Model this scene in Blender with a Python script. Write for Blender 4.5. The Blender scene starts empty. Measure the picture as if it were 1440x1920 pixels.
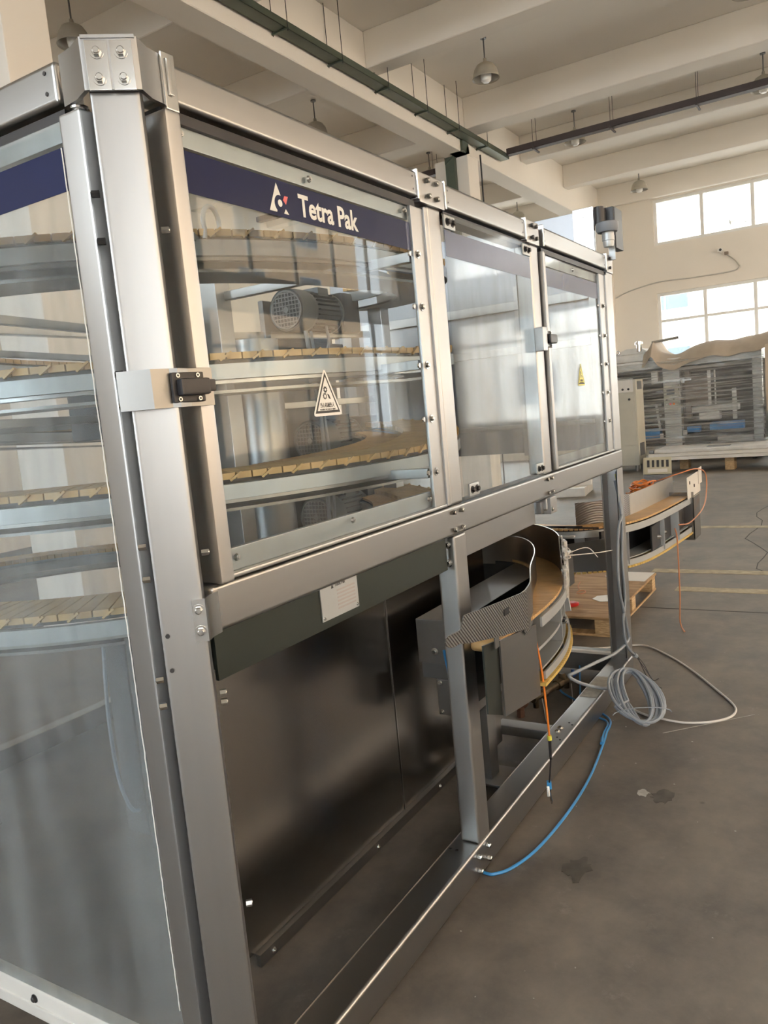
import bpy, bmesh, math, random
from mathutils import Vector, Matrix
random.seed(7)
PI = math.pi
scn = bpy.context.scene
COL = scn.collection

# ------------------------------------------------------------------ camera
def make_camera():
    yaw, pitch, roll, F = 0.55397715, -0.12429952, -0.09368591, 1476.24
    f = Vector((math.cos(pitch) * math.cos(yaw), math.cos(pitch) * math.sin(yaw), math.sin(pitch)))
    r0 = f.cross(Vector((0, 0, 1))).normalized()
    u0 = r0.cross(f)
    r = math.cos(roll) * r0 + math.sin(roll) * u0
    u = -math.sin(roll) * r0 + math.cos(roll) * u0
    cam = bpy.data.cameras.new('camera')
    cam.sensor_fit = 'VERTICAL'
    cam.sensor_height = 24.0
    cam.lens = F / 1920.0 * 24.0
    cam.clip_start = 0.05
    cam.clip_end = 300
    o = bpy.data.objects.new('camera', cam)
    COL.objects.link(o)
    M = Matrix((( r.x, u.x, -f.x, 0.0), (r.y, u.y, -f.y, 0.0), (r.z, u.z, -f.z, 1.6), (0, 0, 0, 1)))
    o.matrix_world = M
    scn.camera = o
make_camera()

# ------------------------------------------------------------------ world, sun, exposure
w = bpy.data.worlds.new('overcast sky')
scn.world = w
w.use_nodes = True
bg = w.node_tree.nodes['Background']
bg.inputs['Color'].default_value = (0.98, 0.985, 1.0, 1)
bg.inputs['Strength'].default_value = 5.0
sun = bpy.data.lights.new('sun', 'SUN')
sun.energy = 5.0
sun.angle = 0.02
sun.color = (1.0, 0.93, 0.82)
so = bpy.data.objects.new('sun', sun)
COL.objects.link(so)
so.rotation_euler = Vector((-0.35, 1.0, 1.0)).to_track_quat('Z', 'Y').to_euler()
scn.view_settings.view_transform = 'Standard'
scn.view_settings.look = 'None'
scn.view_settings.gamma = 1.0
scn.view_settings.use_curve_mapping = False
scn.view_settings.exposure = 1.55
scn.cycles.max_bounces = 12
scn.cycles.diffuse_bounces = 6
scn.cycles.glossy_bounces = 5
scn.cycles.transparent_max_bounces = 24
scn.cycles.sample_clamp_indirect = 8.0
scn.cycles.caustics_reflective = False
scn.cycles.caustics_refractive = False

# ------------------------------------------------------------------ materials
def nt_new(name):
    m = bpy.data.materials.new(name)
    m.use_nodes = True
    nt = m.node_tree
    return m, nt, nt.nodes['Principled BSDF'], nt.nodes, nt.links

def plain(name, col, rough=0.5, metal=0.0, var=0.06, scale=6.0, bump=0.0, bscale=60.0, spec=None, coat=0.0):
    """surface with slight procedural tone variation"""
    m, nt, b, N, Lk = nt_new(name)
    tc = N.new('ShaderNodeTexCoord')
    no = N.new('ShaderNodeTexNoise'); no.inputs['Scale'].default_value = scale; no.inputs['Detail'].default_value = 5
    Lk.new(tc.outputs['Object'], no.inputs['Vector'])
    r = N.new('ShaderNodeValToRGB')
    r.color_ramp.elements[0].position = 0.3; r.color_ramp.elements[1].position = 0.7
    r.color_ramp.elements[0].color = tuple(c * (1 - var) for c in col) + (1,)
    r.color_ramp.elements[1].color = tuple(min(1, c * (1 + var)) for c in col) + (1,)
    Lk.new(no.outputs['Fac'], r.inputs['Fac'])
    Lk.new(r.outputs['Color'], b.inputs['Base Color'])
    b.inputs['Roughness'].default_value = rough
    b.inputs['Metallic'].default_value = metal
    b.inputs['Coat Weight'].default_value = coat
    if spec is not None: b.inputs['Specular IOR Level'].default_value = spec
    if bump > 0:
        n2 = N.new('ShaderNodeTexNoise'); n2.inputs['Scale'].default_value = bscale; n2.inputs['Detail'].default_value = 4
        Lk.new(tc.outputs['Object'], n2.inputs['Vector'])
        bp = N.new('ShaderNodeBump'); bp.inputs['Strength'].default_value = bump; bp.inputs['Distance'].default_value = 0.01
        Lk.new(n2.outputs['Fac'], bp.inputs['Height']); Lk.new(bp.outputs['Normal'], b.inputs['Normal'])
    return m

def steel(name, grain, col=(0.37, 0.37, 0.366), rough=0.32, rvar=0.06, bump=0.0):
    """brushed stainless: noise stretched along the grain axis"""
    m, nt, b, N, Lk = nt_new(name)
    tc = N.new('ShaderNodeTexCoord')
    mp = N.new('ShaderNodeMapping')
    s = [28.0, 28.0, 28.0]; s['xyz'.index(grain)] = .5
    mp.inputs['Scale'].default_value = s
    Lk.new(tc.outputs['Object'], mp.inputs['Vector'])
    no = N.new('ShaderNodeTexNoise'); no.inputs['Scale'].default_value = 1.0; no.inputs['Detail'].default_value = 4
    Lk.new(mp.outputs['Vector'], no.inputs['Vector'])
    n2 = N.new('ShaderNodeTexNoise'); n2.inputs['Scale'].default_value = 3.5; n2.inputs['Detail'].default_value = 5
    Lk.new(tc.outputs['Object'], n2.inputs['Vector'])
    mr = N.new('ShaderNodeMapRange'); mr.inputs['From Min'].default_value = .3; mr.inputs['From Max'].default_value = .7
    mr.inputs['To Min'].default_value = max(.05, rough - rvar * .5); mr.inputs['To Max'].default_value = rough + rvar * .5
    ad = N.new('ShaderNodeMath'); ad.operation = 'MULTIPLY_ADD'
    ad.inputs[1].default_value = .25
    Lk.new(no.outputs['Fac'], ad.inputs[0])
    ml = N.new('ShaderNodeMath'); ml.operation = 'MULTIPLY'; ml.inputs[1].default_value = .75
    Lk.new(n2.outputs['Fac'], ml.inputs[0]); Lk.new(ml.outputs[0], ad.inputs[2])
    Lk.new(ad.outputs[0], mr.inputs['Value'])
    b.inputs['Roughness'].default_value = rough
    b.inputs['Base Color'].default_value = col + (1,)
    b.inputs['Metallic'].default_value = 1.0
    cr = N.new('ShaderNodeMapRange'); cr.inputs['To Min'].default_value = .96; cr.inputs['To Max'].default_value = 1.04
    Lk.new(no.outputs['Fac'], cr.inputs['Value'])
    mc = N.new('ShaderNodeMixRGB'); mc.blend_type = 'MULTIPLY'; mc.inputs['Fac'].default_value = 1; mc.inputs[1].default_value = col + (1,)
    Lk.new(cr.outputs[0], mc.inputs[2]); Lk.new(mc.outputs[0], b.inputs['Base Color'])
    return m

def glazing(name, tint=(0.93, 0.96, 0.97), dust=0.06, dvar=0.12, dcol=(0.62, 0.66, 0.68), rough=0.015, refl=1.0, axis_scale=(9, 9, 1.5)):
    """thin clear sheet: see-through, mirror reflection by angle, film of dust and wipe marks"""
    m = bpy.data.materials.new(name); m.use_nodes = True
    nt = m.node_tree; N = nt.nodes; Lk = nt.links; N.clear()
    out = N.new('ShaderNodeOutputMaterial')
    tr = N.new('ShaderNodeBsdfTransparent'); tr.inputs['Color'].default_value = tint + (1,)
    gl = N.new('ShaderNodeBsdfGlossy'); gl.inputs['Roughness'].default_value = rough
    lw = N.new('ShaderNodeLayerWeight'); lw.inputs['Blend'].default_value = .5
    pw = N.new('ShaderNodeMath'); pw.operation = 'POWER'; pw.inputs[1].default_value = 4.2
    Lk.new(lw.outputs['Facing'], pw.inputs[0])
    ma = N.new('ShaderNodeMath'); ma.operation = 'MULTIPLY_ADD'; ma.inputs[1].default_value = .95 * refl; ma.inputs[2].default_value = .045 * refl
    Lk.new(pw.outputs[0], ma.inputs[0])
    mx = N.new('ShaderNodeMixShader')
    Lk.new(ma.outputs[0], mx.inputs['Fac']); Lk.new(tr.outputs[0], mx.inputs[1]); Lk.new(gl.outputs[0], mx.inputs[2])
    tc = N.new('ShaderNodeTexCoord'); mp = N.new('ShaderNodeMapping'); mp.inputs['Scale'].default_value = axis_scale
    Lk.new(tc.outputs['Object'], mp.inputs['Vector'])
    no = N.new('ShaderNodeTexNoise'); no.inputs['Scale'].default_value = 1.0; no.inputs['Detail'].default_value = 6; no.inputs['Roughness'].default_value = .6
    Lk.new(mp.outputs[0], no.inputs['Vector'])
    mr = N.new('ShaderNodeMapRange'); mr.inputs['From Min'].default_value = .38; mr.inputs['From Max'].default_value = .72
    mr.inputs['To Min'].default_value = dust; mr.inputs['To Max'].default_value = dust + dvar
    Lk.new(no.outputs['Fac'], mr.inputs['Value'])
    df = N.new('ShaderNodeBsdfDiffuse'); df.inputs['Color'].default_value = dcol + (1,)
    m2 = N.new('ShaderNodeMixShader')
    Lk.new(mr.outputs[0], m2.inputs['Fac']); Lk.new(mx.outputs[0], m2.inputs[1]); Lk.new(df.outputs[0], m2.inputs[2])
    Lk.new(m2.outputs[0], out.inputs['Surface'])
    return m

def concrete():
    m, nt, b, N, Lk = nt_new('worn grey concrete floor')
    tc = N.new('ShaderNodeTexCoord')
    def noise(scale, det=6, ro=.55):
        n = N.new('ShaderNodeTexNoise'); n.inputs['Scale'].default_value = scale; n.inputs['Detail'].default_value = det
        n.inputs['Roughness'].default_value = ro
        Lk.new(tc.outputs['Object'], n.inputs['Vector']); return n
    def ramp(src, p0, c0, p1, c1):
        r = N.new('ShaderNodeValToRGB'); e = r.color_ramp.elements
        e[0].position = p0; e[0].color = c0; e[1].position = p1; e[1].color = c1
        Lk.new(src, r.inputs['Fac']); return r
    n1 = noise(.7); n2 = noise(3.2, 8, .65); n3 = noise(22, 6)
    base = ramp(n1.outputs['Fac'], .3, (.118, .103, .088, 1), .7, (.172, .154, .134, 1))
    mott = ramp(n2.outputs['Fac'], .34, (.70, .71, .73, 1), .64, (1.34, 1.32, 1.28, 1))
    mix = N.new('ShaderNodeMixRGB'); mix.blend_type = 'MULTIPLY'; mix.inputs['Fac'].default_value = 1
    Lk.new(base.outputs[0], mix.inputs[1]); Lk.new(mott.outputs[0], mix.inputs[2])
    # pale scuffs
    n4 = noise(7.5, 10, .75)
    sc = ramp(n4.outputs['Fac'], .60, (0, 0, 0, 1), .72, (1, 1, 1, 1))
    m2 = N.new('ShaderNodeMixRGB'); m2.inputs[2].default_value = (.33, .31, .28, 1)
    ml = N.new('ShaderNodeMath'); ml.operation = 'MULTIPLY'; ml.inputs[1].default_value = .35
    Lk.new(sc.outputs[0], ml.inputs[0]); Lk.new(ml.outputs[0], m2.inputs['Fac']); Lk.new(mix.outputs[0], m2.inputs[1])
    # dark oil spots
    vo = N.new('ShaderNodeTexVoronoi'); vo.inputs['Scale'].default_value = 1.9
    Lk.new(tc.outputs['Object'], vo.inputs['Vector'])
    sp = ramp(vo.outputs['Distance'], .015, (1, 1, 1, 1), .035, (0, 0, 0, 1))
    m3 = N.new('ShaderNodeMixRGB'); m3.inputs[2].default_value = (.03, .028, .025, 1)
    Lk.new(sp.outputs[0], m3.inputs['Fac']); Lk.new(m2.outputs[0], m3.inputs[1])
    Lk.new(m3.outputs[0], b.inputs['Base Color'])
    rr = N.new('ShaderNodeMapRange'); rr.inputs['To Min'].default_value = .42; rr.inputs['To Max'].default_value = .72
    Lk.new(n2.outputs['Fac'], rr.inputs['Value']); Lk.new(rr.outputs[0], b.inputs['Roughness'])
    bp = N.new('ShaderNodeBump'); bp.inputs['Strength'].default_value = .12; bp.inputs['Distance'].default_value = .01
    Lk.new(n3.outputs['Fac'], bp.inputs['Height']); Lk.new(bp.outputs[0], b.inputs['Normal'])
    return m

def wood(name, c0, c1, grain='y'):
    m, nt, b, N, Lk = nt_new(name)
    tc = N.new('ShaderNodeTexCoord'); mp = N.new('ShaderNodeMapping')
    s = [14.0, 14.0, 90.0]; s['xyz'.index(grain)] = 1.3
    mp.inputs['Scale'].default_value = s
    Lk.new(tc.outputs['Object'], mp.inputs['Vector'])
    no = N.new('ShaderNodeTexNoise'); no.inputs['Scale'].default_value = 1.6; no.inputs['Detail'].default_value = 7; no.inputs['Distortion'].default_value = .6
    Lk.new(mp.outputs[0], no.inputs['Vector'])
    r = N.new('ShaderNodeValToRGB'); e = r.color_ramp.elements
    e[0].position = .36; e[0].color = c0 + (1,); e[1].position = .62; e[1].color = c1 + (1,)
    Lk.new(no.outputs['Fac'], r.inputs['Fac'])
    n2 = N.new('ShaderNodeTexNoise'); n2.inputs['Scale'].default_value = 3.2; n2.inputs['Detail'].default_value = 3
    Lk.new(tc.outputs['Object'], n2.inputs['Vector'])
    r2 = N.new('ShaderNodeValToRGB'); e = r2.color_ramp.elements
    e[0].position = .60; e[0].color = (0, 0, 0, 1); e[1].position = .72; e[1].color = (1, 1, 1, 1)
    Lk.new(n2.outputs['Fac'], r2.inputs['Fac'])
    mx = N.new('ShaderNodeMixRGB'); mx.inputs[2].default_value = (c0[0] * .45, c0[1] * .38, c0[2] * .3, 1)
    ml = N.new('ShaderNodeMath'); ml.operation = 'MULTIPLY'; ml.inputs[1].default_value = .6
    Lk.new(r2.outputs[0], ml.inputs[0]); Lk.new(ml.outputs[0], mx.inputs['Fac']); Lk.new(r.outputs[0], mx.inputs[1])
    Lk.new(mx.outputs[0], b.inputs['Base Color']); b.inputs['Roughness'].default_value = .7
    return m

def ribbed(name, col, metal=1.0, rough=.3, sc=(0, 0, 110), amt=.6):
    """sheet with embossed fine lines"""
    m, nt, b, N, Lk = nt_new(name)
    tc = N.new('ShaderNodeTexCoord')
    wv = N.new('ShaderNodeTexWave'); wv.bands_direction = 'DIAGONAL'; wv.inputs['Scale'].default_value = sc[2]
    Lk.new(tc.outputs['Object'], wv.inputs['Vector'])
    bp = N.new('ShaderNodeBump'); bp.inputs['Strength'].default_value = amt; bp.inputs['Distance'].default_value = .006
    Lk.new(wv.outputs['Fac'], bp.inputs['Height']); Lk.new(bp.outputs[0], b.inputs['Normal'])
    b.inputs['Base Color'].default_value = col + (1,); b.inputs['Metallic'].default_value = metal; b.inputs['Roughness'].default_value = rough
    return m

def wrapfilm():
    """stretch film: clear sheet with bright horizontal creases"""
    m = glazing('stretch wrap film', tint=(.9, .92, .93), dust=.06, dvar=.62, dcol=(.58, .58, .56), rough=.14, refl=1.0, axis_scale=(1, .6, 22))
    return m

ST_V = steel('brushed stainless upright', 'z', col=(.41, .41, .407), rough=.36)
ST_X = steel('brushed stainless rail', 'x')
ST_Y = steel('brushed stainless cross', 'y')
ST_PL = steel('stainless panel', 'z', col=(.30, .287, .268), rough=.24, rvar=.0, bump=0.0)
ST_GR = plain('green grey coated steel', (.055, .065, .058), .38, .75, var=.05, scale=3)
ST_DK = steel('dull stainless box', 'x', col=(.27, .268, .262), rough=.36)
ST_BR = steel('bright zinc hardware', 'z', col=(.58, .58, .57), rough=.2)
ST_END = steel('pale stainless sheet', 'z', col=(.29, .30, .32), rough=.38, rvar=.14)
ALU = plain('pale aluminium rail', (.45, .48, .50), .38, .4, var=.05)
DKM = plain('dark structural steel', (.055, .055, .058), .42, .7, var=.12)
GAL = plain('galvanised grey steel', (.20, .203, .206), .42, .7, var=.12)
RIB = ribbed('embossed stainless guide', (.40, .395, .38), rough=.30, sc=(0, 0, 42), amt=1.0)
BR_ST = steel('bronzed stainless guide', 'x', col=(.24, .21, .18), rough=.33)
TAN = plain('tan conveyor slat', (.60, .40, .17), .5, var=.12, scale=14)
TAN2 = plain('worn orange tan conveyor slat', (.60, .37, .155), .45, var=.12, scale=10)
YEL = plain('yellow conveyor slat', (.62, .44, .13), .45, var=.1, scale=10)
BLK = plain('black moulded plastic', (.018, .018, .022), .38, var=.2, bump=.05)
CHG = plain('charcoal plastic', (.07, .075, .085), .4, var=.1)
GRYP = plain('grey plastic collar', (.22, .24, .27), .5)
NAVY = plain('navy film', (.010, .015, .062), .35, var=.05, spec=.15)
WHTF = plain('white sticker film', (.78, .79, .78), .4, var=.02)
REDF = plain('pale red sticker film', (.75, .15, .16), .4, var=.02)
YELF = plain('yellow sticker film', (.72, .70, .10), .4, var=.03)
INK = plain('black ink', (.02, .02, .022), .5)
MOT = plain('motor grey paint', (.13, .15, .17), .42, var=.12)
MOTD = plain('motor fins dark', (.06, .07, .085), .5, var=.15)
PAINT = plain('cream wall paint', (.77, .715, .635), .7, var=.03, scale=.6)
PAINTC = plain('off white ceiling paint', (.80, .76, .70), .75, var=.03, scale=.5)
TRAYG = plain('dull green tray steel', (.10, .125, .095), .38, .5, var=.12, scale=3)
TRAYB = plain('dark brown tray steel', (.055, .042, .042), .55, .2, var=.1)
LAMPM = plain('stone enamel lamp shade', (.36, .33, .27), .45, var=.08)
LAMPI = plain('lamp shade inside', (.5, .48, .44), .5, var=.03)
BULB = plain('frosted bulb', (.85, .85, .84), .25, var=.01)
WFR = plain('white window frame', (.75, .74, .71), .45, var=.02)
WOOD = wood('weathered pallet pine', (.30, .18, .085), (.50, .34, .18), 'y')
WOODL = wood('pallet block pine', (.36, .24, .12), (.58, .42, .24), 'x')
PLAS_T = plain('clear tape and film', (.50, .49, .47), .22, var=.35, scale=45, bump=.4, bscale=90)
BLUE = plain('blue air hose', (.045, .27, .62), .35, var=.05)
GCAB = plain('grey cable sheath', (.24, .275, .32), .45, var=.06)
WCAB = plain('white cable sheath', (.62, .60, .57), .45, var=.05)
ORNG = plain('orange cable sheath', (.75, .22, .03), .45, var=.06)
COPR = plain('weathered orange cable', (.55, .22, .10), .5, var=.1)
YCAB = plain('yellow wire', (.65, .62, .08), .45)
CAB = plain('beige grey cabinet paint', (.50, .49, .42), .5, var=.03)
MACH = plain('far machine light steel', (.60, .59, .56), .42, .35, var=.08)
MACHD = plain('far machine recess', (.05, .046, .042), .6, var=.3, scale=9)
BLU2 = plain('blue machine cover', (.03, .25, .62), .4, var=.08)
CLOTH = plain('dusty beige dust sheet', (.42, .36, .29), .85, var=.1, scale=3, bump=.3, bscale=9)
WHP = plain('white plastic panel', (.68, .67, .64), .45, var=.04)
CREAM = plain('aged cream plastic', (.52, .50, .38), .5, var=.06)
FLOOR = concrete()
LINE = plain('worn yellow floor paint', (.36, .30, .19), .6, var=.28, scale=14)
JOINT = plain('dark floor joint', (.045, .042, .038), .8)
PALE = plain('chalky scratch', (.38, .37, .34), .8, var=.2, scale=30)
OIL = plain('old oil stain', (.075, .068, .058), .5, var=.3, scale=20)
PEACH = plain('peach rendered facade', (.80, .56, .36), .8, var=.04, scale=.3)
OUTW = plain('white rendered facade', (.74, .72, .68), .8, var=.03, scale=.3)
OUTG = plain('outdoor paving', (.30, .29, .27), .8, var=.1, scale=.5)
DGL = plain('dark outdoor window glass', (.10, .13, .17), .12)
G_MAIN = glazing('clear guard sheet', dust=.01, dvar=.05, refl=.3)
G_MID = glazing('scuffed guard sheet', dust=.05, dvar=.16, dcol=(.40, .41, .43), refl=.55, rough=.06)
G_LEFT = glazing('dusty guard sheet', dust=.08, dvar=.18, dcol=(.34, .36, .37), refl=.5, rough=.03, axis_scale=(7, 7, 1.1))
G_WIN = glazing('window pane', dust=.02, dvar=.03, refl=.8)
WRAP = wrapfilm()
GREENS = plain('green sign', (.03, .45, .18), .4)

# ------------------------------------------------------------------ mesh helpers
OFF = {}

class MB:
    def __init__(s): s.bm = bmesh.new(); s.bev = False
    def _add(s, verts, faces):
        vs = [s.bm.verts.new(v) for v in verts]
        fs = []
        for f in faces:
            try: fs.append(s.bm.faces.new([vs[i] for i in f]))
            except ValueError: pass
        return vs, fs
    def box(s, x0, y0, z0, x1, y1, z1, bev=0.0, seg=2, mat=None):
        if x0 > x1: x0, x1 = x1, x0
        if y0 > y1: y0, y1 = y1, y0
        if z0 > z1: z0, z1 = z1, z0
        P = [(x0, y0, z0), (x1, y0, z0), (x1, y1, z0), (x0, y1, z0), (x0, y0, z1), (x1, y0, z1), (x1, y1, z1), (x0, y1, z1)]
        F = [(0, 3, 2, 1), (4, 5, 6, 7), (0, 1, 5, 4), (1, 2, 6, 5), (2, 3, 7, 6), (3, 0, 4, 7)]
        if mat is not None: P = [mat @ Vector(p) for p in P]
        vs, fs = s._add(P, F)
        if bev > 0:
            s.bev = True
            es = list({e for f in fs for e in f.edges})
            bmesh.ops.bevel(s.bm, geom=es, offset=bev, segments=seg, affect='EDGES', profile=.6)
        return s
    def obox(s, c, size, rz=0.0, rx=0.0, ry=0.0, bev=0.0):
        M = Matrix.Translation(c) @ Matrix.Rotation(rz, 4, 'Z') @ Matrix.Rotation(ry, 4, 'Y') @ Matrix.Rotation(rx, 4, 'X')
        a, b, c2 = size
        return s.box(-a / 2, -b / 2, -c2 / 2, a / 2, b / 2, c2 / 2, bev, mat=M)
    def bar(s, p0, p1, wd, ht, bev=0.0, up=(0, 0, 1)):
        p0 = Vector(p0); p1 = Vector(p1); d = p1 - p0; L = d.length; d.normalize()
        upv = Vector(up)
        if abs(d.dot(upv)) > .98: upv = Vector((0, 1, 0))
        sd = upv.cross(d).normalized(); u2 = d.cross(sd)
        M = Matrix(((d.x, sd.x, u2.x, p0.x), (d.y, sd.y, u2.y, p0.y), (d.z, sd.z, u2.z, p0.z), (0, 0, 0, 1)))
        return s.box(0, -wd / 2, -ht / 2, L, wd / 2, ht / 2, bev, mat=M)
    def cyl(s, p0, p1, r, r2=None, seg=20, caps=True):
        if r2 is None: r2 = r
        p0 = Vector(p0); p1 = Vector(p1); d = (p1 - p0).normalized()
        a = Vector((0, 0, 1)) if abs(d.z) < .9 else Vector((1, 0, 0))
        u = d.cross(a).normalized(); v = d.cross(u)
        P = []
        for p, rr in ((p0, r), (p1, r2)):
            for i in range(seg):
                t = 2 * PI * i / seg
                P.append(p + u * (rr * math.cos(t)) + v * (rr * math.sin(t)))
        F = [(i, i + seg, (i + 1) % seg + seg, (i + 1) % seg) for i in range(seg)]
        if caps: F += [tuple(range(seg)), tuple(range(2 * seg - 1, seg - 1, -1))]
        s._add(P, F); return s
    def lathe(s, prof, c=(0, 0, 0), seg=28, axis='z'):
        c = Vector(c); P = []; n = len(prof)
        for r, h in prof:
            for i in range(seg):
                t = 2 * PI * i / seg
                q = (r * math.cos(t), r * math.sin(t), h)
                if axis == 'x': q = (h, q[0], q[1])
                if axis == 'y': q = (q[0], h, q[1])
                P.append(c + Vector(q))
        F = []
        for j in range(n - 1):
            for i in range(seg):
                k = (i + 1) % seg
                F.append((j * seg + i, j * seg + k, (j + 1) * seg + k, (j + 1) * seg + i))
        s._add(P, F); return s
    def tube(s, pts, r, seg=8, closed=False):
        pts = [Vector(p) for p in pts]; n = len(pts); P = []
        T = []
        for i in range(n):
            a = pts[(i - 1) % n] if (closed or i > 0) else pts[0]
            b = pts[(i + 1) % n] if (closed or i < n - 1) else pts[-1]
            T.append((b - a).normalized())
        nr = T[0].cross(Vector((0, 0, 1)))
        if nr.length < .1: nr = T[0].cross(Vector((1, 0, 0)))
        nr.normalize()
        for i in range(n):
            nr = (nr - T[i] * nr.dot(T[i])).normalized()
            bn = T[i].cross(nr)
            for k in range(seg):
                t = 2 * PI * k / seg
                P.append(pts[i] + nr * (r * math.cos(t)) + bn * (r * math.sin(t)))
        F = []
        for i in range(n if closed else n - 1):
            j = (i + 1) % n
            for k in range(seg):
                l = (k + 1) % seg
                F.append((i * seg + k, i * seg + l, j * seg + l, j * seg + k))
        if not closed: F += [tuple(range(seg - 1, -1, -1)), tuple(range((n - 1) * seg, n * seg))]
        s._add(P, F); return s
    def sweep(s, path, prof, closed=False):
        """profile of (side, up) swept along a path, side = left of the heading, up = world z"""
        path = [Vector(p) for p in path]; n = len(path); m = len(prof); P = []
        for i in range(n):
            a = path[(i - 1) % n] if (closed or i > 0) else path[0]
            b = path[(i + 1) % n] if (closed or i < n - 1) else path[-1]
            d = b - a; d.z = 0; d.normalize(); sd = Vector((-d.y, d.x, 0))
            for u, v in prof: P.append(path[i] + sd * u + Vector((0, 0, v)))
        F = []
        for i in range(n if closed else n - 1):
            j = (i + 1) % n
            for k in range(m):
                l = (k + 1) % m
                F.append((i * m + k, i * m + l, j * m + l, j * m + k))
        if not closed: F += [tuple(range(m - 1, -1, -1)), tuple(range((n - 1) * m, n * m))]
        s._add(P, F); return s
    def prism(s, pts2, plane, d0, d1):
        """polygon in a plane ('xz' extruded in y, 'xy' in z, 'yz' in x)"""
        def mk(u, v, d):
            return {'xz': (u, d, v), 'xy': (u, v, d), 'yz': (d, u, v)}[plane]
        n = len(pts2)
        P = [mk(u, v, d0) for u, v in pts2] + [mk(u, v, d1) for u, v in pts2]
        F = [tuple(range(n)), tuple(range(2 * n - 1, n - 1, -1))] + [(i, (i + 1) % n, (i + 1) % n + n, i + n) for i in range(n)]
        s._add(P, F); return s
    def bolt(s, p, d, r=.008, h=.007, washer=True):
        p = Vector(p); d = Vector(d).normalized()
        if washer: s.cyl(p, p + d * .0018, r * 1.45, seg=16)
        s.cyl(p + d * .0018, p + d * h, r, seg=6)
        s.cyl(p + d * h, p + d * (h + .0015), r * .8, r * .6, seg=12)
        return s
    def build(s, name, mat, parent=None, label=None, smooth=35, recalc=True):
        if recalc: bmesh.ops.recalc_face_normals(s.bm, faces=s.bm.faces[:])
        me = bpy.data.meshes.new(name)
        off = Vector((0, 0, 0))
        if parent is not None:
            off = OFF[parent.name]
        s.bm.transform(Matrix.Translation(-off))
        s.bm.to_mesh(me); s.bm.free()
        me.materials.append(mat)
        for p in me.polygons: p.use_smooth = True
        me.set_sharp_from_angle(angle=math.radians(smooth))
        o = bpy.data.objects.new(name, me); COL.objects.link(o)
        if s.bev:
            wn = o.modifiers.new('weighted normals', 'WEIGHTED_NORMAL'); wn.keep_sharp = True
        if parent is not None: o.parent = parent
        OFF[o.name] = off
        if label: o['label'] = label
        return o

def thing(name, label, cat, loc=(0, 0, 0), group=None):
    o = bpy.data.objects.new(name, None); COL.objects.link(o)
    o.location = loc; o.empty_display_size = .1
    o['label'] = label; o['category'] = cat
    if group: o['group'] = group
    OFF[o.name] = Vector(loc)
    return o
def tag(o, label, cat, group=None):
    o['label'] = label; o['category'] = cat
    if group: o['group'] = group
    return o
def struct(o): o['kind'] = 'structure'; return o
def sroot(name, loc=(0, 0, 0)):
    o = bpy.data.objects.new(name, None); COL.objects.link(o); o.location = loc; o['kind'] = 'structure'; OFF[o.name] = Vector(loc); return o
def dup(root, loc, label, rz=0.0):
    r = root.copy(); COL.objects.link(r); r.location = loc; r.rotation_euler = (0, 0, rz); r['label'] = label
    for ch in list(root.children):
        c = ch.copy(); COL.objects.link(c); c.parent = r
        for g in ch.children:
            d = g.copy(); COL.objects.link(d); d.parent = c
    return r
def smoothpath(pts, n=8, closed=False):
    pts = [Vector(p) for p in pts]; out = []; N = len(pts)
    rng = range(N if closed else N - 1)
    for i in rng:
        p0 = pts[(i - 1) % N] if (closed or i > 0) else pts[0] * 2 - pts[1]
        p1 = pts[i]; p2 = pts[(i + 1) % N]
        p3 = pts[(i + 2) % N] if (closed or i < N - 2) else pts[-1] * 2 - pts[-2]
        for k in range(n):
            t = k / n
            out.append(.5 * ((2 * p1) + (p2 - p0) * t + (2 * p0 - 5 * p1 + 4 * p2 - p3) * t * t + (3 * p1 - p0 - 3 * p2 + p3) * t ** 3))
    if not closed: out.append(pts[-1])
    return out

def text_mesh(txt, origin, ux, uy, size, width=None, bold=0.0, ext=.0004, align='LEFT', spacing=1.0):
    """lettering as a mesh laid along ux (reading direction) and uy (up)"""
    cu = bpy.data.curves.new('t', 'FONT'); cu.body = txt; cu.size = 1.0; cu.offset = bold; cu.extrude = 0
    cu.align_x = align; cu.space_character = spacing; cu.resolution_u = 3
    o = bpy.data.objects.new('t', cu); COL.objects.link(o)
    bpy.context.view_layer.update()
    me = bpy.data.meshes.new_from_object(o.evaluated_get(bpy.context.evaluated_depsgraph_get()))
    bpy.data.objects.remove(o); bpy.data.curves.remove(cu)
    mb = MB()
    mb.bm.from_mesh(me); bpy.data.meshes.remove(me)
    xs = [v.co.x for v in mb.bm.verts]; ys = [v.co.y for v in mb.bm.verts]
    if not xs: return mb
    sx = sy = size
    if width: sx = width / (max(xs) - min(xs))
    x0 = min(xs) if align == 'LEFT' else 0
    ux = Vector(ux); uy = Vector(uy); nz = ux.cross(uy)
    bmesh.ops.solidify(mb.bm, geom=mb.bm.faces[:], thickness=.001)
    for v in mb.bm.verts:
        c = v.co.copy()
        v.co = Vector(origin) + ux * ((c.x - x0) * sx) + uy * (c.y * sy) + nz * (ext if c.z > -.0005 else 0)
    return mb

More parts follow.
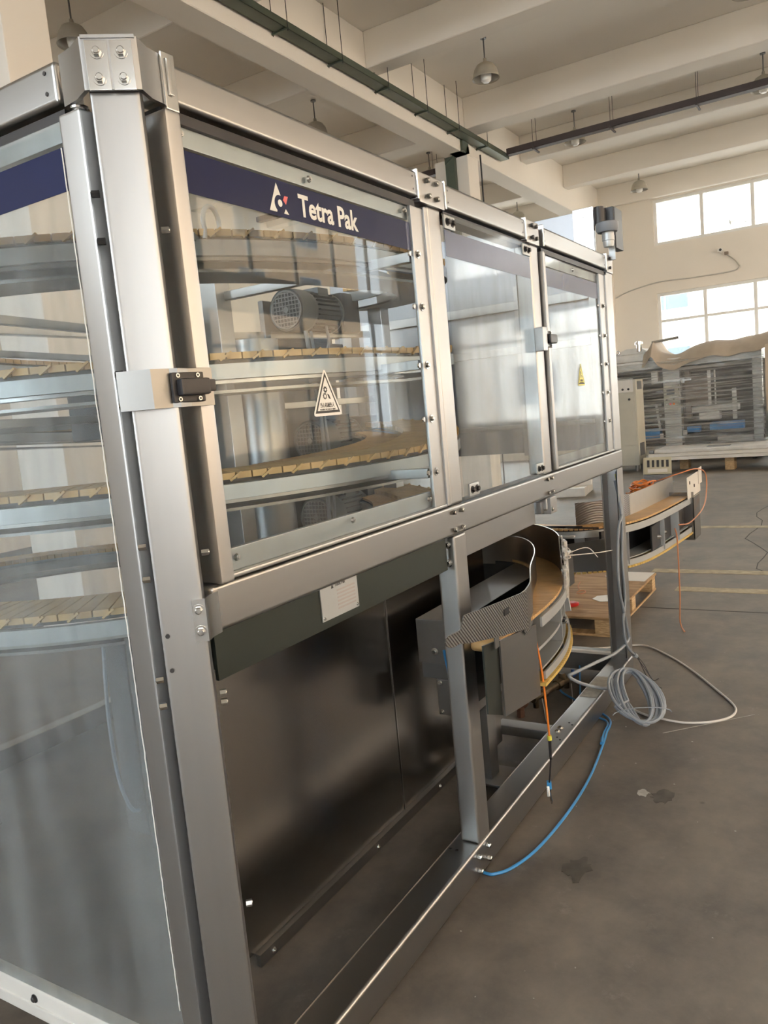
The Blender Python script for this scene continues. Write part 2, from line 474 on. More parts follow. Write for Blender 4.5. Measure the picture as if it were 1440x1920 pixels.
# ------------------------------------------------------------------ the hall
def grid_wall(mb, axis, p0, p1, u0, u1, z0, z1, holes):
    """wall slab between p0 and p1 with rectangular holes (u0,u1,z0,z1)"""
    us = sorted({u0, u1, *[h[0] for h in holes], *[h[1] for h in holes]})
    zs = sorted({z0, z1, *[h[2] for h in holes], *[h[3] for h in holes]})
    for j in range(len(zs) - 1):
        run = None
        for i in range(len(us) - 1):
            cu = (us[i] + us[i + 1]) / 2; cz = (zs[j] + zs[j + 1]) / 2
            solid = not any(h[0] < cu < h[1] and h[2] < cz < h[3] for h in holes)
            if solid:
                if run is None: run = us[i]
            if (not solid or i == len(us) - 2) and run is not None:
                e = us[i + 1] if solid else us[i]
                if axis == 'x': mb.box(p0, run, zs[j], p1, e, zs[j + 1])
                else: mb.box(run, p0, zs[j], e, p1, zs[j + 1])
                run = None
    return mb

CEIL = 6.45
X0, X1, Y0, Y1 = -7.0, 19.9, -8.0, 11.5
WN = [0]
def window(axis, p, u0, u1, z0, z1, cols, rows, inward):
    WN[0] += 1
    r = sroot('window_%d' % WN[0])
    f = MB(); t = .07; d0, d1 = p + .05, p + .12
    def bx(a, b, c, d, dd0=d0, dd1=d1, bev=.004):
        if axis == 'x': f.box(dd0, a, c, dd1, b, d, bev, 1)
        else: f.box(a, dd0, c, b, dd1, d, bev, 1)
    bx(u0, u0 + t, z0, z1); bx(u1 - t, u1, z0, z1); bx(u0 + t, u1 - t, z0, z0 + t); bx(u0 + t, u1 - t, z1 - t, z1)
    for c in cols: bx(c - t * .55, c + t * .55, z0 + t, z1 - t, d0 + .005, d1 - .005)
    for c in rows: bx(u0 + t, u1 - t, c - t * .45, c + t * .45, d0 + .012, d1 - .012)
    f.build('window_frame', WFR, r)
    g = MB()
    if axis == 'x': g.box(p + .082, u0 + .01, z0 + .01, p + .088, u1 - .01, z1 - .01)
    else: g.box(u0 + .01, p + .082, z0 + .01, u1 - .01, p + .088, z1 - .01)
    g.build('pane', G_WIN, r)
    return r

def build_hall():
    f = MB(); f.box(X0 - .4, Y0 - .4, -.2, X1 + .4, Y1 + .4, 0)
    struct(f.build('floor', FLOOR))
    c = MB(); c.box(X0 - .4, Y0 - .4, CEIL, X1 + .4, Y1 + .4, CEIL + .25)
    struct(c.build('ceiling', PAINTC))
    # far wall (x = 19.9) with two tiers of windows
    far_u = [(-1.2, 4.16), (-7.2, -1.9), (5.9, 10.8)]
    holes = [(a, b, z0, z1) for a, b in far_u for z0, z1 in ((1.0, 3.8), (4.9, 5.94))]
    m = MB(); grid_wall(m, 'x', X1, X1 + .3, Y0 - .3, Y1 + .3, 0, CEIL, holes)
    struct(m.build('wall_far', PAINT))
    for a, b, z0, z1 in holes:
        n = 5; cols = [a + (b - a) * i / n for i in range(1, n)]
        if a == -1.2: cols = [3.10, 2.04, .98, -.08]
        window('x', X1, a, b, z0, z1, cols, [3.15] if z0 < 2 else [], -1)
    # right wall (y = -8)
    ru = [(-6.2, -1.8), (-.8, 4.2), (5.2, 10.2), (11.2, 18.6)]
    holes = [(a, b, z0, z1) for a, b in ru for z0, z1 in ((1.0, 3.9), (4.5, 5.94))]
    m = MB(); grid_wall(m, 'y', Y0 - .3, Y0, X0 - .3, X1 + .3, 0, CEIL, holes)
    struct(m.build('wall_right', PAINT))
    for a, b, z0, z1 in holes:
        n = 5; window('y', Y0 - .2, a, b, z0, z1, [a + (b - a) * i / n for i in range(1, n)], [3.15] if z0 < 2 else [], 1)
    # near wall behind the camera (x = -7)
    nu = [(-7.4, -5.0), (.2, 5.4), (6.2, 10.8)]  # openings added in this unseen wall, spaced for light and reflections on the guard
    holes = [(a, b, z0, z1) for a, b in nu for z0, z1 in ((1.0, 3.9), (4.3, 5.94)) if not (a > 6 and z0 < 2)]
    m = MB(); grid_wall(m, 'x', X0 - .3, X0, Y0 - .3, Y1 + .3, 0, CEIL, holes)
    struct(m.build('wall_near', PAINT))
    for a, b, z0, z1 in holes:
        n = 5; window('x', X0 - .2, a, b, z0, z1, [a + (b - a) * i / n for i in range(1, n)], [3.15] if z0 < 2 else [], 1)
    # left wall (y = 11.5)
    lu = [(-5.5, 0.0), (1.0, 5.5), (7.0, 11.5), (13.0, 18.5)]
    holes = []
    m = MB(); grid_wall(m, 'y', Y1, Y1 + .3, X0 - .3, X1 + .3, 0, CEIL, holes)
    struct(m.build('wall_left', PAINT))
    for a, b, z0, z1 in holes:
        n = 5; window('y', Y1, a, b, z0, z1, [a + (b - a) * i / n for i in range(1, n)], [], 1)
    # beams and columns
    t = [0]
    def trim(mb, mat=PAINTC):
        t[0] += 1; return struct(mb.build('trim_%d' % t[0], mat))
    b = MB(); b.box(X0, 5.4, 5.6, X1, 5.76, CEIL, .01, 1); trim(b)              # long main beam
    for x in (-5.8, -3.2, -1.0, 1.4, 4.0, 6.85, 9.3, 12.25, 14.7, 17.2):
        wdt = .40 if x == 12.25 else .30
        zb = 5.97 if x == 12.25 else 6.0
        b = MB(); b.box(x, Y0, zb, x + wdt, 5.4, CEIL, .01, 1); trim(b)
        b = MB(); b.box(x, 5.76, zb, x + wdt, Y1, CEIL, .01, 1); trim(b)
    b = MB(); b.box(X1 - .12, Y0, 5.97, X1, Y1, CEIL, .01, 1); trim(b)           # band over the far windows
    b = MB(); b.box(X1 - .3, 5.15, 0, X1, 5.6, 5.97, .01, 1); trim(b)
    for x in (-4.3, 4.02, 12.3):                                                    # columns
        b = MB(); b.box(x, 5.40, 0, x + .42, 6.0, 5.6, .02, 2); trim(b)
build_hall()

# ------------------------------------------------------------------ floor marks
def floor_marks():
    for i, (x, lab) in enumerate([(6.40, 'pale yellow painted line on the floor, nearest of the three lines'),
                                  (7.04, 'pale yellow painted line on the floor, middle of the three lines'),
                                  (9.30, 'faint yellow painted line on the floor, farthest of the three lines')]):
        m = MB(); m.box(x - .07, -7.6, .0005, x + .07, 1.62 if i else 1.3, .0025)
        tag(m.build('floor_line', LINE), lab, 'floor marking', 'painted floor lines')
    m = MB()
    m.box(5.80, -7.6, .0004, 5.812, 1.55, .0015)
    m.box(-6, -2.6, .0004, 19.5, -2.59, .0015)
    tag(m.build('floor_joint', JOINT), 'dark cut joint running across the concrete floor before the pallet', 'floor joint')
    m = MB()
    cr = [(5.85, .35), (6.3, .62), (6.7, .60), (7.2, .80), (7.9, .78), (8.6, 1.05), (9.4, .98), (10.3, 1.12), (11.2, 1.0), (12.0, 1.15)]
    for a, b in zip(cr[:-1], cr[1:]):
        k = 3; pp = [(a[0] + (b[0] - a[0]) * i / k + random.uniform(-.03, .03) * (0 < i < k), a[1] + (b[1] - a[1]) * i / k + random.uniform(-.03, .03) * (0 < i < k)) for i in range(k + 1)]
        for p, q in zip(pp[:-1], pp[1:]): m.bar((*p, .0012), (*q, .0012), .009, .001)
    tag(m.build('floor_crack', JOINT), 'thin jagged crack in the concrete crossing the yellow lines', 'floor crack')
    m = MB(); m.bar((3.618, .825, .0012), (3.80, .64, .0012), .006, .001); m.bar((3.80, .64, .0012), (3.966, .471, .0012), .004, .001)
    tag(m.build('floor_scratch', PALE), 'straight whitish scratch on the floor beside the white cable loop', 'floor scratch')
    def blot(c, r, n, ex=1.0):
        return [(c[0] + r * random.uniform(.55, 1.1) * math.cos(2 * PI * i / n) * ex, c[1] + r * random.uniform(.55, 1.1) * math.sin(2 * PI * i / n)) for i in range(n)]
    for (c, r, ex, mat, lab) in [((3.02, .70), .05, 1.3, OIL, 'dark chipped patch with a pale edge in the right foreground floor'),
                                 ((3.02, .78), .032, 1.0, PALE, 'pale chip next to the dark patch in the right foreground floor'),
                                 ((2.42, .86), .05, 1.6, OIL, 'faint oily smear on the floor near the blue hose loop')]:
        m = MB(); m.prism(blot(c, r, 22, ex), 'xy', .0006, .0016)
        tag(m.build('floor_stain', mat), lab, 'stain')
    m = MB()
    for _ in range(90):
        x = random.uniform(1.5, 6); y = random.uniform(-1.2, 1.1); r = random.uniform(.0015, .005)
        m.prism(blot((x, y), r, 6), 'xy', .0005, .0014)
    o = m.build('paint_flecks', PALE); tag(o, 'small pale flecks scattered on the concrete floor', 'flecks'); o['kind'] = 'stuff'
floor_marks()

# ------------------------------------------------------------------ guard frame of the machine
FX0, FX1 = 1.05, 4.38     # left face, far end
FY0, FY1 = 1.14, 3.75     # front face, back
N45 = Vector((-.748, -.664, 0)).normalized()   # outward normal of the chamfered corner post
PA, PB = Vector((1.040, 1.190, 0)), Vector((1.106, 1.116, 0))
T45 = (PB - PA).normalized()
G = thing('machine_guard', 'tall stainless steel guard frame with clear doors in the foreground, bolted round a spiral conveyor', 'machine guard', (1.05, 1.14, 0))

def guard():
    # chamfered corner post
    m = MB(); c = (PA + PB) / 2 - N45 * .032
    m.obox((c.x, c.y, 1.15), (.090, .062, 2.30), rz=math.atan2(T45.y, T45.x), bev=.009)
    post = m.build('corner_post', ST_V, G)
    for z in (1.205, 1.135):
        hl = MB(); p = PA + T45 * .018 + N45 * .0004; p.z = z
        hl.cyl(p, p + N45 * .0008, .0045, seg=14); hl.build('bolt_hole', INK, post)
    # head bracket wrapping the corner
    m = MB()
    path = [(1.066, 1.262, 0), (1.052, 1.20, 0), (1.1035, 1.1265, 0), (1.172, 1.137, 0)]
    pts = [Vector(path[0])]
    def wrap(z0, z1, pp):
        m.sweep([Vector((p[0], p[1], 0)) for p in pp], [(-.004, z0), (.004, z0), (.004, z1), (-.004, z1)])
    nA = PA + N45 * .007; nB = PB + N45 * .007
    pp = [(1.058, 1.268), (1.052, 1.225), tuple((nA + T45 * .003)[:2]), tuple((nA + T45 * .008)[:2]), tuple((nB - T45 * .008)[:2]), tuple((nB - T45 * .003)[:2]), (1.140, 1.131), (1.176, 1.135)]
    wrap(2.222, 2.313, pp)
    # folded lip at the top
    m.sweep([Vector((p[0], p[1], 0)) for p in pp[2:6]], [(-.006, 2.309), (.03, 2.309), (.03, 2.315), (-.006, 2.315)])
    br = m.build('corner_bracket', ST_V, G)
    m = MB()
    mid = (nA + nB) / 2
    for u0, u1 in ((-.041, -.002), (.002, .041)):
        c = mid + T45 * ((u0 + u1) / 2) + N45 * .0055
        m.obox((c.x, c.y, 2.2625), (u1 - u0, .003, .085), rz=math.atan2(T45.y, T45.x), bev=.001)
    m.build('clamp_plate', ST_BR, br)
    for u in (-.021, .021):
        for z in (2.285, 2.240):
            b = MB(); p = mid + T45 * u + N45 * .007; p.z = z
            b.bolt(p, N45, .0085, .008); b.build('bolt', ST_BR, br)
    # second bracket tab + hanger at the start of the front top rail
    m = MB()
    m.box(1.172, 1.124, 2.212, 1.206, 1.131, 2.318, .003)
    m.box(1.196, 1.128, 2.214, 1.206, 1.16, 2.222, .002)
    m.box(1.180, 1.119, 2.238, 1.192, 1.124, 2.306, .002)
    m.box(1.206, 1.1335, 2.244, 1.214, 1.139, 2.30, .001)
    m.build('hanger_bracket', ST_BR, G)
    # front top rail, three lengths, each with bright end lips
    for x0, x1 in ((1.176, 2.202), (2.385, 3.100), (3.300, 4.262)):
        m = MB(); m.box(x0, 1.14, 2.235, x1, 1.205, 2.312, .010, 3)
        r = m.build('top_rail', ST_X, G)
        d = MB()
        d.box(x0 + .005, 1.150, 2.205, x1 - .005, 1.20, 2.226)
        d.build('rail_lip_shade', DKM, r)  # lip coloured dark to stand for the shaded gap above the door
        for x in ((x1,) if x0 < 1.3 else (x0, x1)):
            e = MB(); e.box(x - .006, 1.132, 2.228, x + .006, 1.16, 2.318, .005, 2)
            e.build('end_flange', ST_BR, r)
        for x in ((x1 - .022,) if x0 < 1.3 else (x0 + .03, x1 - .022)):
            for z in (2.292, 2.255):
                h = MB(); h.cyl((x, 1.1385, z), (x, 1.1396, z), .0028, seg=10); h.build('rivet_hole', GAL, r)
    # joint plates with four bolts
    for x0, x1 in ((2.21, 2.378), (3.108, 3.250), (4.270, 4.385)):
        m = MB(); m.box(x0, 1.135, 2.222, x1, 1.215, 2.313, .006)
        j = m.build('joint_plate', ST_V, G)
        xs = (x0 + .05, x0 + .108) if x1 < 3 else (x0 + .05, x0 + .095)
        if x0 > 4: xs = (x0 + .035,)
        for x in xs:
            for z in (2.292, 2.245):
                b = MB(); b.bolt((x, 1.135, z), (0, -1, 0), .0085, .012, False); b.build('bolt', ST_BR if x0 < 3 else GAL, j)
    # uprights
    for x0, x1, z0, z1, y0 in ((2.262, 2.352, 1.284, 2.222, 1.142), (2.262, 2.352, .113, 1.184, 1.142), (3.150, 3.240, 1.284, 2.222, 1.142), (3.150, 3.240, 1.13, 1.184, 1.142)):
        m = MB(); m.box(x0, y0, z0, x1, y0 + .07, z1, .009, 3)
        m.build('upright', ST_V, G)
    for z0, z1 in ((1.284, 2.222), (.113, 1.184)):
        m = MB(); m.box(4.275, 1.142, z0, 4.38, 1.150, z1, .003); m.box(4.372, 1.150, z0, 4.38, 1.235, z1, .003); m.box(4.275, 1.228, z0, 4.372, 1.236, z1, .002)
        m.build('end_upright', ST_V, G)
    m = MB(); m.box(4.30, 1.15, .115, 4.36, 1.16, 1.17); m.build('cable_channel', DKM, G)
    m = MB(); m.box(3.155, 1.128, 1.115, 3.235, 1.22, 1.185, .004); m.box(3.125, 1.16, 1.12, 3.155, 1.24, 1.17, .003)
    fb = m.build('upright_foot', ST_V, G); b = MB(); b.bolt((3.17, 1.128, 1.135), (0, -1, 0), .007, .006); b.build('bolt', ST_BR, fb)
    # middle rail
    m = MB(); m.box(1.150, 1.14, 1.185, 4.385, 1.215, 1.283, .010, 3)
    mr = m.build('middle_rail', ST_X, G)
    for x in (2.265, 2.325, 3.160, 3.215):
        for z in (1.262, 1.205):
            b = MB(); b.bolt((x, 1.14, z), (0, -1, 0), .0085, .011, False); b.build('bolt', ST_BR, mr)
    # end plate of the middle rail on the corner post
    m = MB()
    nB2 = PB + N45 * .003
    pp = [tuple((nB2 - T45 * .028)[:2]), tuple((nB2 - T45 * .004)[:2]), (1.128, 1.130), (1.160, 1.137)]
    m.sweep([Vector((p[0], p[1], 0)) for p in pp], [(-.003, 1.186), (.003, 1.186), (.003, 1.272), (-.003, 1.272)])
    ep = m.build('rail_end_plate', ST_BR, G)
    for z in (1.250, 1.207):
        b = MB(); p = nB2 - T45 * .016 + N45 * .003; p.z = z; b.bolt(p, N45, .0085, .007); b.build('bolt', ST_BR, ep)
    # bottom rails
    m = MB(); m.box(1.13, 1.14, .004, 4.385, 1.245, .112, .012, 3)
    b_ = m.build('bottom_rail', ST_X, G)
    for x, z in ((2.235, .085), (2.31, .088), (2.235, .035), (2.31, .04)):
        b = MB(); b.bolt((x, 1.14, z), (0, -1, 0), .0085, .016, False); b.build('bolt', ST_BR, b_)
    for x, y in ((2.205, 1.225), (2.205, 1.2), (2.43, 1.225), (2.43, 1.2), (3.16, 1.16), (3.18, 1.18), (3.33, 1.16), (3.35, 1.18)):
        b = MB(); b.cyl((x, y, .1115), (x, y, .113), .005, seg=12); b.build('slot_hole', INK, b_)
    for x in (3.245, 3.285):
        b = MB(); b.bolt((x, 1.20, .112), (0, 0, 1), .009, .006); b.build('bolt', ST_BR, b_)
    m = MB(); m.box(3.68, 1.15, .112, 3.98, 1.235, .1135); m.build('worn_label', PALE, b_)
    m = MB(); m.box(4.29, 1.245, .03, 4.375, 1.9, .14, .006); m.build('end_bottom_rail', GAL, G)
    m = MB(); m.box(4.27, 1.235, .135, 4.30, 1.95, .150, .003); m.build('cable_ledge', WHP, G)
    m = MB(); m.box(3.24, 1.245, .06, 3.32, 1.50, .105, .005); cb = m.build('floor_brace', ST_Y, G)
    m = MB(); m.box(3.10, 1.47, .03, 3.24, 1.50, .62, .004); m.build('brace_leg', ST_DK, G)
    # left face rails and door
    m = MB(); m.box(1.056, 1.285, 2.235, 1.12, 4.17, 2.312, .010, 3); lr = m.build('side_top_rail', ST_Y, G)
    for z in (2.295, 2.258):
        h = MB(); h.cyl((1.0545, 1.315, z), (1.0558, 1.315, z), .004, seg=12); h.build('bolt_hole', INK, lr)
    m = MB(); m.cyl((1.085, 1.285, 2.295), (1.085, 1.262, 2.295), .008, seg=10); m.cyl((1.085, 1.285, 2.255), (1.085, 1.262, 2.255), .008, seg=10)
    m.build('tie_bolt', ST_BR, lr)
    m = MB(); m.box(1.066, 1.285, 2.205, 1.115, 4.17, 2.226); m.build('rail_lip_shade', DKM, lr)  # dark colour paints the shade in the gap below the side rail
    m = MB(); m.box(1.10, 3.68, .02, 4.38, 3.76, .12, .006); m.build('back_bottom_rail', ST_DK, G)
    m = MB(); m.box(1.06, 4.10, 2.235, 4.38, 4.17, 2.312, .006); m.build('back_top_rail', ST_X, G)
    m = MB(); m.box(1.06, 4.10, .02, 1.13, 4.17, 2.235, .006); m.build('back_upright', ST_V, G)
    m = MB(); m.box(4.31, 4.10, .02, 4.38, 4.17, 2.235, .006); m.build('back_upright', ST_V, G)
    m = MB(); m.box(4.30, 1.95, .02, 4.37, 4.17, .12, .006); m.build('side_bottom_rail', ST_DK, G)
    # low bands and cover plates under the middle rail
    m = MB(); m.box(1.165, 1.165, 1.075, 2.245, 1.175, 1.186, .002); ap = m.build('apron_plate', ST_GR, G, 'green grey apron plate')
    m = MB(); m.box(2.372, 1.18, 1.085, 3.10, 1.19, 1.186, .002); m.build('apron_plate', ST_X, G)
    m = MB(); m.box(2.345, 1.145, 1.0, 2.352, 1.21, 1.18); m.build('apron_clip', ST_DK, G)
    for z in (1.155, 1.095):
        b = MB(); b.bolt((2.262, 1.168, z), (-1, 0, 0), .009, .008); b.build('bolt', ST_BR, G)
    m = MB(); m.box(1.32, 1.572, .045, 2.484, 1.580, .93, .001); m.build('cover_plate', ST_PL, G, 'dark mirror finish cover plate nearest the corner post')
    m = MB(); m.box(2.491, 1.572, .045, 3.40, 1.580, .93, .001); m.build('cover_plate', ST_PL, G, 'dark mirror finish cover plate behind the grey drive box')
    m = MB(); m.box(1.58, 1.552, .003, 3.25, 1.570, .040, .003); m.box(1.58, 1.552, .036, 3.25, 1.582, .043, .001)
    lip = m.build('plate_channel', ST_DK, G)
    m = MB(); m.bar((2.4875, 1.571, .045), (2.4875, 1.571, .93), .003, .005); m.build('plate_seam', ST_BR, G)
    for x in (1.64, 2.25, 2.75):
        b = MB(); b.bolt((x, 1.552, .022), (0, -1, 0), .006, .006); b.build('bolt', ST_BR, lip)
    for z, s in ((1.065, 0), (1.045, 0), (.60, 0), (.15, 0)):
        b = MB(); p = PB - N45 * .03 + T45 * .002; p.z = z; b.bolt(p, T45, .0075, .014, False); b.build('bolt', ST_BR, G)
    # bolts standing out beside the post on both sides
    for z in (1.98, 1.36):
        b = MB(); p = PB - N45 * .02; p.z = z; b.bolt(p, T45, .007, .016, False); b.build('bolt', ST_BR, G)
    for z in (2.05, 1.965, 1.72, 1.66, 1.385, 1.32, 1.115, 1.06):
        b = MB(); p = PA - N45 * .016; p.z = z; b.bolt(p, -T45, .007, .016, False); b.build('bolt', ST_BR if z < 1.7 else DKM, G)
    # name plate
    m = MB(); m.box(1.541, 1.161, 1.096, 1.708, 1.165, 1.192, .001); np_ = m.build('name_plate', ALU, G, 'small riveted aluminium name plate')
    for x, z in ((1.549, 1.184), (1.700, 1.184), (1.549, 1.104), (1.700, 1.104)):
        b = MB(); b.cyl((x, 1.161, z), (x, 1.1585, z), .0045, .003, seg=12); b.build('rivet', ST_BR, np_)
    text_mesh('Tetra Pak', (1.604, 1.1609, 1.174), (1, 0, 0), (0, 0, 1), .013, .048, bold=.01).build('lettering', INK, np_)
    m = MB()
    for k in range(6): m.box(1.612, 1.1605, 1.160 - k * .0095, 1.695, 1.161, 1.1645 - k * .0095)
    m.build('printed_rows', plain('faint printing', (.40, .37, .38), .5), np_)
    m = MB(); m.prism([(1.588, 1.172), (1.598, 1.172), (1.593, 1.186)], 'xz', 1.1605, 1.161); m.build('printed_logo', INK, np_)
    return post
guard()

def logo(x0, z0, h, y, par, white, red):
    """triangle with a disc notch, small coloured quad and foot"""
    w = h * 1.0
    m = MB()
    cx, cz, r = x0 + .60 * w, z0 + .30 * h, .30 * h
    outer = [(x0, z0), (x0 + .48 * w, z0 + h)]
    # right leg of the triangle down to the notch, then the notch arc back to the base
    outer.append((x0 + .68 * w, z0 + .60 * h))
    a0, a1 = math.radians(75), math.radians(232)
    for i in range(15):
        a = a0 + (a1 - a0) * i / 14
        outer.append((cx + r * math.cos(a), cz + r * math.sin(a)))
    outer.append((x0 + .40 * w, z0))
    m.prism(outer, 'xz', y, y + .0006)
    m.prism([(cx + .02 * w + .12 * w * math.cos(t * PI / 10), cz + .03 * h + .125 * h * math.sin(t * PI / 10)) for t in range(20)], 'xz', y, y + .0006)
    m.prism([(x0 + .79 * w, z0), (x0 + 1.08 * w, z0), (x0 + .91 * w, z0 + .17 * h)], 'xz', y, y + .0006)
    m.build('printed_logo', white, par)
    m = MB(); m.prism([(x0 + .80 * w, z0 + .46 * h), (x0 + .90 * w, z0 + .62 * h), (x0 + 1.10 * w, z0 + .62 * h), (x0 + .95 * w, z0 + .33 * h)], 'xz', y, y + .0006)
    m.build('printed_logo_accent', red, par)

def sticker(cx, z0, w, h, y, par, face, yellow=False):
    lab = 'yellow triangular warning sticker' if yellow else 'white triangular warning sticker with a black border'
    def tri(s, dz=0.0, r=.0):
        # rounded triangle
        hw = w / 2 * s; hh = h * s; zb = z0 + h * (1 - s) * .36 + dz
        P = []
        cs = [(cx - hw, zb), (cx + hw, zb), (cx, zb + hh)]
        if r == 0: return cs
        for i in range(3):
            p = Vector(cs[i]); a = (Vector(cs[i - 1]) - p).normalized(); b = (Vector(cs[(i + 1) % 3]) - p).normalized()
            for k in range(5):
                t = k / 4; q = p + a * r * (1 - t) ** 2 + b * r * t ** 2
                P.append((q.x, q.y))
        return P
    m = MB(); m.prism(tri(1, r=.014), 'xz', y, y + .0004); st = m.build('warning_sticker', face, par, lab)
    m = MB(); m.prism(tri(.84), 'xz', y - .0003, y + .0001); m.build('sticker_border', INK, st)
    m = MB(); m.prism(tri(.70), 'xz', y - .0006, y - .0002); m.build('sticker_field', face, st)
    m = MB()
    yy0, yy1 = y - .0009, y - .0005
    u = h / .118
    def gear(gx, gz, r, n):
        pts = []
        for i in range(n * 2):
            rr = r if i % 2 else r * .78
            for d in (-.25, .25):
                a = 2 * PI * (i + d) / (n * 2); pts.append((gx + rr * math.cos(a), gz + rr * math.sin(a)))
        m.prism(pts, 'xz', yy0, yy1)
    gear(cx - .004 * u, z0 + .064 * u, .0085 * u, 10); gear(cx - .008 * u, z0 + .048 * u, .0085 * u, 10)
    m.prism([(cx + .002 * u, z0 + .054 * u), (cx + .010 * u, z0 + .051 * u), (cx + .016 * u, z0 + .040 * u), (cx + .008 * u, z0 + .042 * u)], 'xz', yy0, yy1)
    m.build('sticker_symbol', INK, st)
    m = MB()
    m.cyl((cx - .004 * u, y - .0012, z0 + .064 * u), (cx - .004 * u, y - .0009, z0 + .064 * u), .003 * u, seg=12)
    m.cyl((cx - .008 * u, y - .0012, z0 + .048 * u), (cx - .008 * u, y - .0009, z0 + .048 * u), .0042 * u, seg=12)
    m.build('sticker_symbol_hole', face, st)
    t = text_mesh('当心机械伤人', (cx - .031 * u * w / .128, yy0 + .0003, z0 + .0215 * u), (1, 0, 0), (0, 0, 1), .0125 * u, .060 * u * w / .128, bold=.012)
    t.build('sticker_lettering', INK, st)
    t = text_mesh('WARNING MECHANICAL INJURY', (cx - .034 * u * w / .128, yy0 + .0003, z0 + .0135 * u), (1, 0, 0), (0, 0, 1), .006 * u, .067 * u * w / .128)
    t.build('sticker_lettering', INK, st)

def doors():
    yg = 1.150
    # door 1 ------------------------------------------------------
    m = MB()
    m.box(1.168, 1.126, 1.283, 1.208, 1.190, 2.214, .006)       # left stile, stands proud
    m.box(2.150, 1.140, 1.292, 2.225, 1.152, 2.204, .003)       # right stile flat
    m.box(2.222, 1.132, 1.288, 2.246, 1.180, 2.210, .005)
    m.box(1.205, 1.158, 2.165, 2.160, 1.172, 2.204, .002)       # top member behind the sheet
    m.box(1.205, 1.158, 1.296, 2.160, 1.172, 1.345, .002)       # sill member behind the sheet
    m.box(1.205, 1.136, 1.286, 2.225, 1.176, 1.296, .003)
    d = m.build('guard_door', ST_V, G, 'clear guard door with the navy lettered band')
    g = MB(); g.box(1.203, yg, 1.296, 2.158, yg + .004, 2.204); g.build('clear_sheet', G_MAIN, d)
    g = MB(); g.box(1.203, yg - .0012, 2.073, 2.130, yg - .0002, 2.155); g.build('navy_band', NAVY, d)
    g = MB(); g.box(2.130, yg - .0010, 2.073, 2.158, yg - .0002, 2.155); g.build('navy_band_end', plain('navy film over metal', (.07, .08, .15), .25), d)
    yt = yg - .0014
    text_mesh('Tetra Pak', (1.600, yt, 2.088), (1, 0, 0), (0, 0, 1), .071, .262, bold=.026).build('lettering', WHTF, d)
    logo(1.487, 2.082, .066, yt - .0006, d, WHTF, REDF)
    sticker(1.636, 1.607, .128, .120, yg - .0015, d, WHTF)
    for z in (2.063, 1.908, 1.733, 1.570, 1.405):
        b = MB(); b.bolt((2.172, 1.140, z), (0, -1, 0), .0085, .008); b.build('bolt', ST_BR, d)
        b = MB(); b.cyl((2.138, 1.150, z), (2.138, 1.146, z), .009, .007, seg=16); b.build('screw_cap', ST_BR, d)
    for x, z in ((1.225, 2.185), (1.655, 2.182), (2.128, 2.186), (1.245, 1.325), (1.700, 1.330), (2.128, 1.325)):
        b = MB(); b.cyl((x, 1.150, z), (x, 1.144, z), .0085, .006, seg=16); b.cyl((x, 1.144, z), (x, 1.142, z), .0035, seg=8); b.build('sheet_screw', ST_BR, d)
    # door 2: bare sheet clamped at the corners -------------------
    g = MB(); g.box(2.362, 1.138, 1.288, 3.120, 1.142, 2.215); d2 = g.build('guard_sheet', G_MID, G, 'scuffed bare guard sheet between two uprights')
    g = MB(); g.box(2.362, 1.1365, 2.080, 3.120, 1.1378, 2.162); g.build('navy_band', plain('faded navy film', (.075, .09, .17), .25), d2)
    for cxx, cz in ((2.40, 2.187), (3.085, 2.187), (2.43, 1.318), (3.075, 1.318)):
        b = MB(); b.box(cxx - .045, 1.130, cz - .022, cxx + .035, 1.137, cz + .022, .006); c = b.build('corner_clamp', ALU, d2)
        for dx in (-.025, .012):
            b = MB(); b.bolt((cxx + dx, 1.130, cz), (0, -1, 0), .009, .010); b.build('clamp_bolt', DKM, d2)
    # door 3 ------------------------------------------------------
    m = MB()
    m.box(3.262, 1.128, 1.290, 3.282, 1.185, 2.205, .005); m.box(3.288, 1.134, 1.292, 3.306, 1.18, 2.205, .004)
    m.box(4.120, 1.140, 1.292, 4.225, 1.152, 2.200, .003); m.box(4.215, 1.132, 1.290, 4.262, 1.180, 2.205, .005)
    m.box(3.300, 1.158, 2.160, 4.130, 1.172, 2.200, .002); m.box(3.300, 1.158, 1.300, 4.130, 1.172, 1.340, .002)
    m.box(3.300, 1.136, 1.288, 4.225, 1.176, 1.298, .003)
    d3 = m.build('guard_door', ST_V, G, 'clear guard door with a yellow warning triangle')
    g = MB(); g.box(3.302, yg, 1.296, 4.125, yg + .004, 2.200); g.build('clear_sheet', G_MID, d3)
    g = MB(); g.box(3.302, yg - .0012, 2.073, 4.110, yg - .0002, 2.150); g.build('navy_band', plain('faded navy sheet film', (.045, .055, .13), .25), d3)
    sticker(3.752, 1.643, .115, .110, yg - .0015, d3, YELF, True)
    for z in (2.040, 1.890, 1.745, 1.600, 1.452):
        b = MB(); b.bolt((4.165, 1.140, z), (0, -1, 0), .009, .009); b.build('bolt', ST_BR, d3)
        b = MB(); b.cyl((4.108, 1.150, z), (4.108, 1.145, z), .010, .008, seg=16); b.build('screw_cap', ST_BR, d3)
    b = MB(); b.cyl((3.72, 1.150, 2.178), (3.72, 1.143, 2.178), .009, .006, seg=16); b.build('sheet_screw', ST_BR, d3)
    # left side door ----------------------------------------------
    m = MB()
    m.box(1.046, 1.222, .08, 1.098, 1.282, 2.208, .006)
    m.box(1.058, 1.28, 2.165, 1.075, 4.09, 2.204, .002)
    m.box(1.046, 4.06, .08, 1.098, 4.11, 2.208, .004)
    d4 = m.build('guard_door', ST_V, G, 'tall dusty clear side door at the left edge')
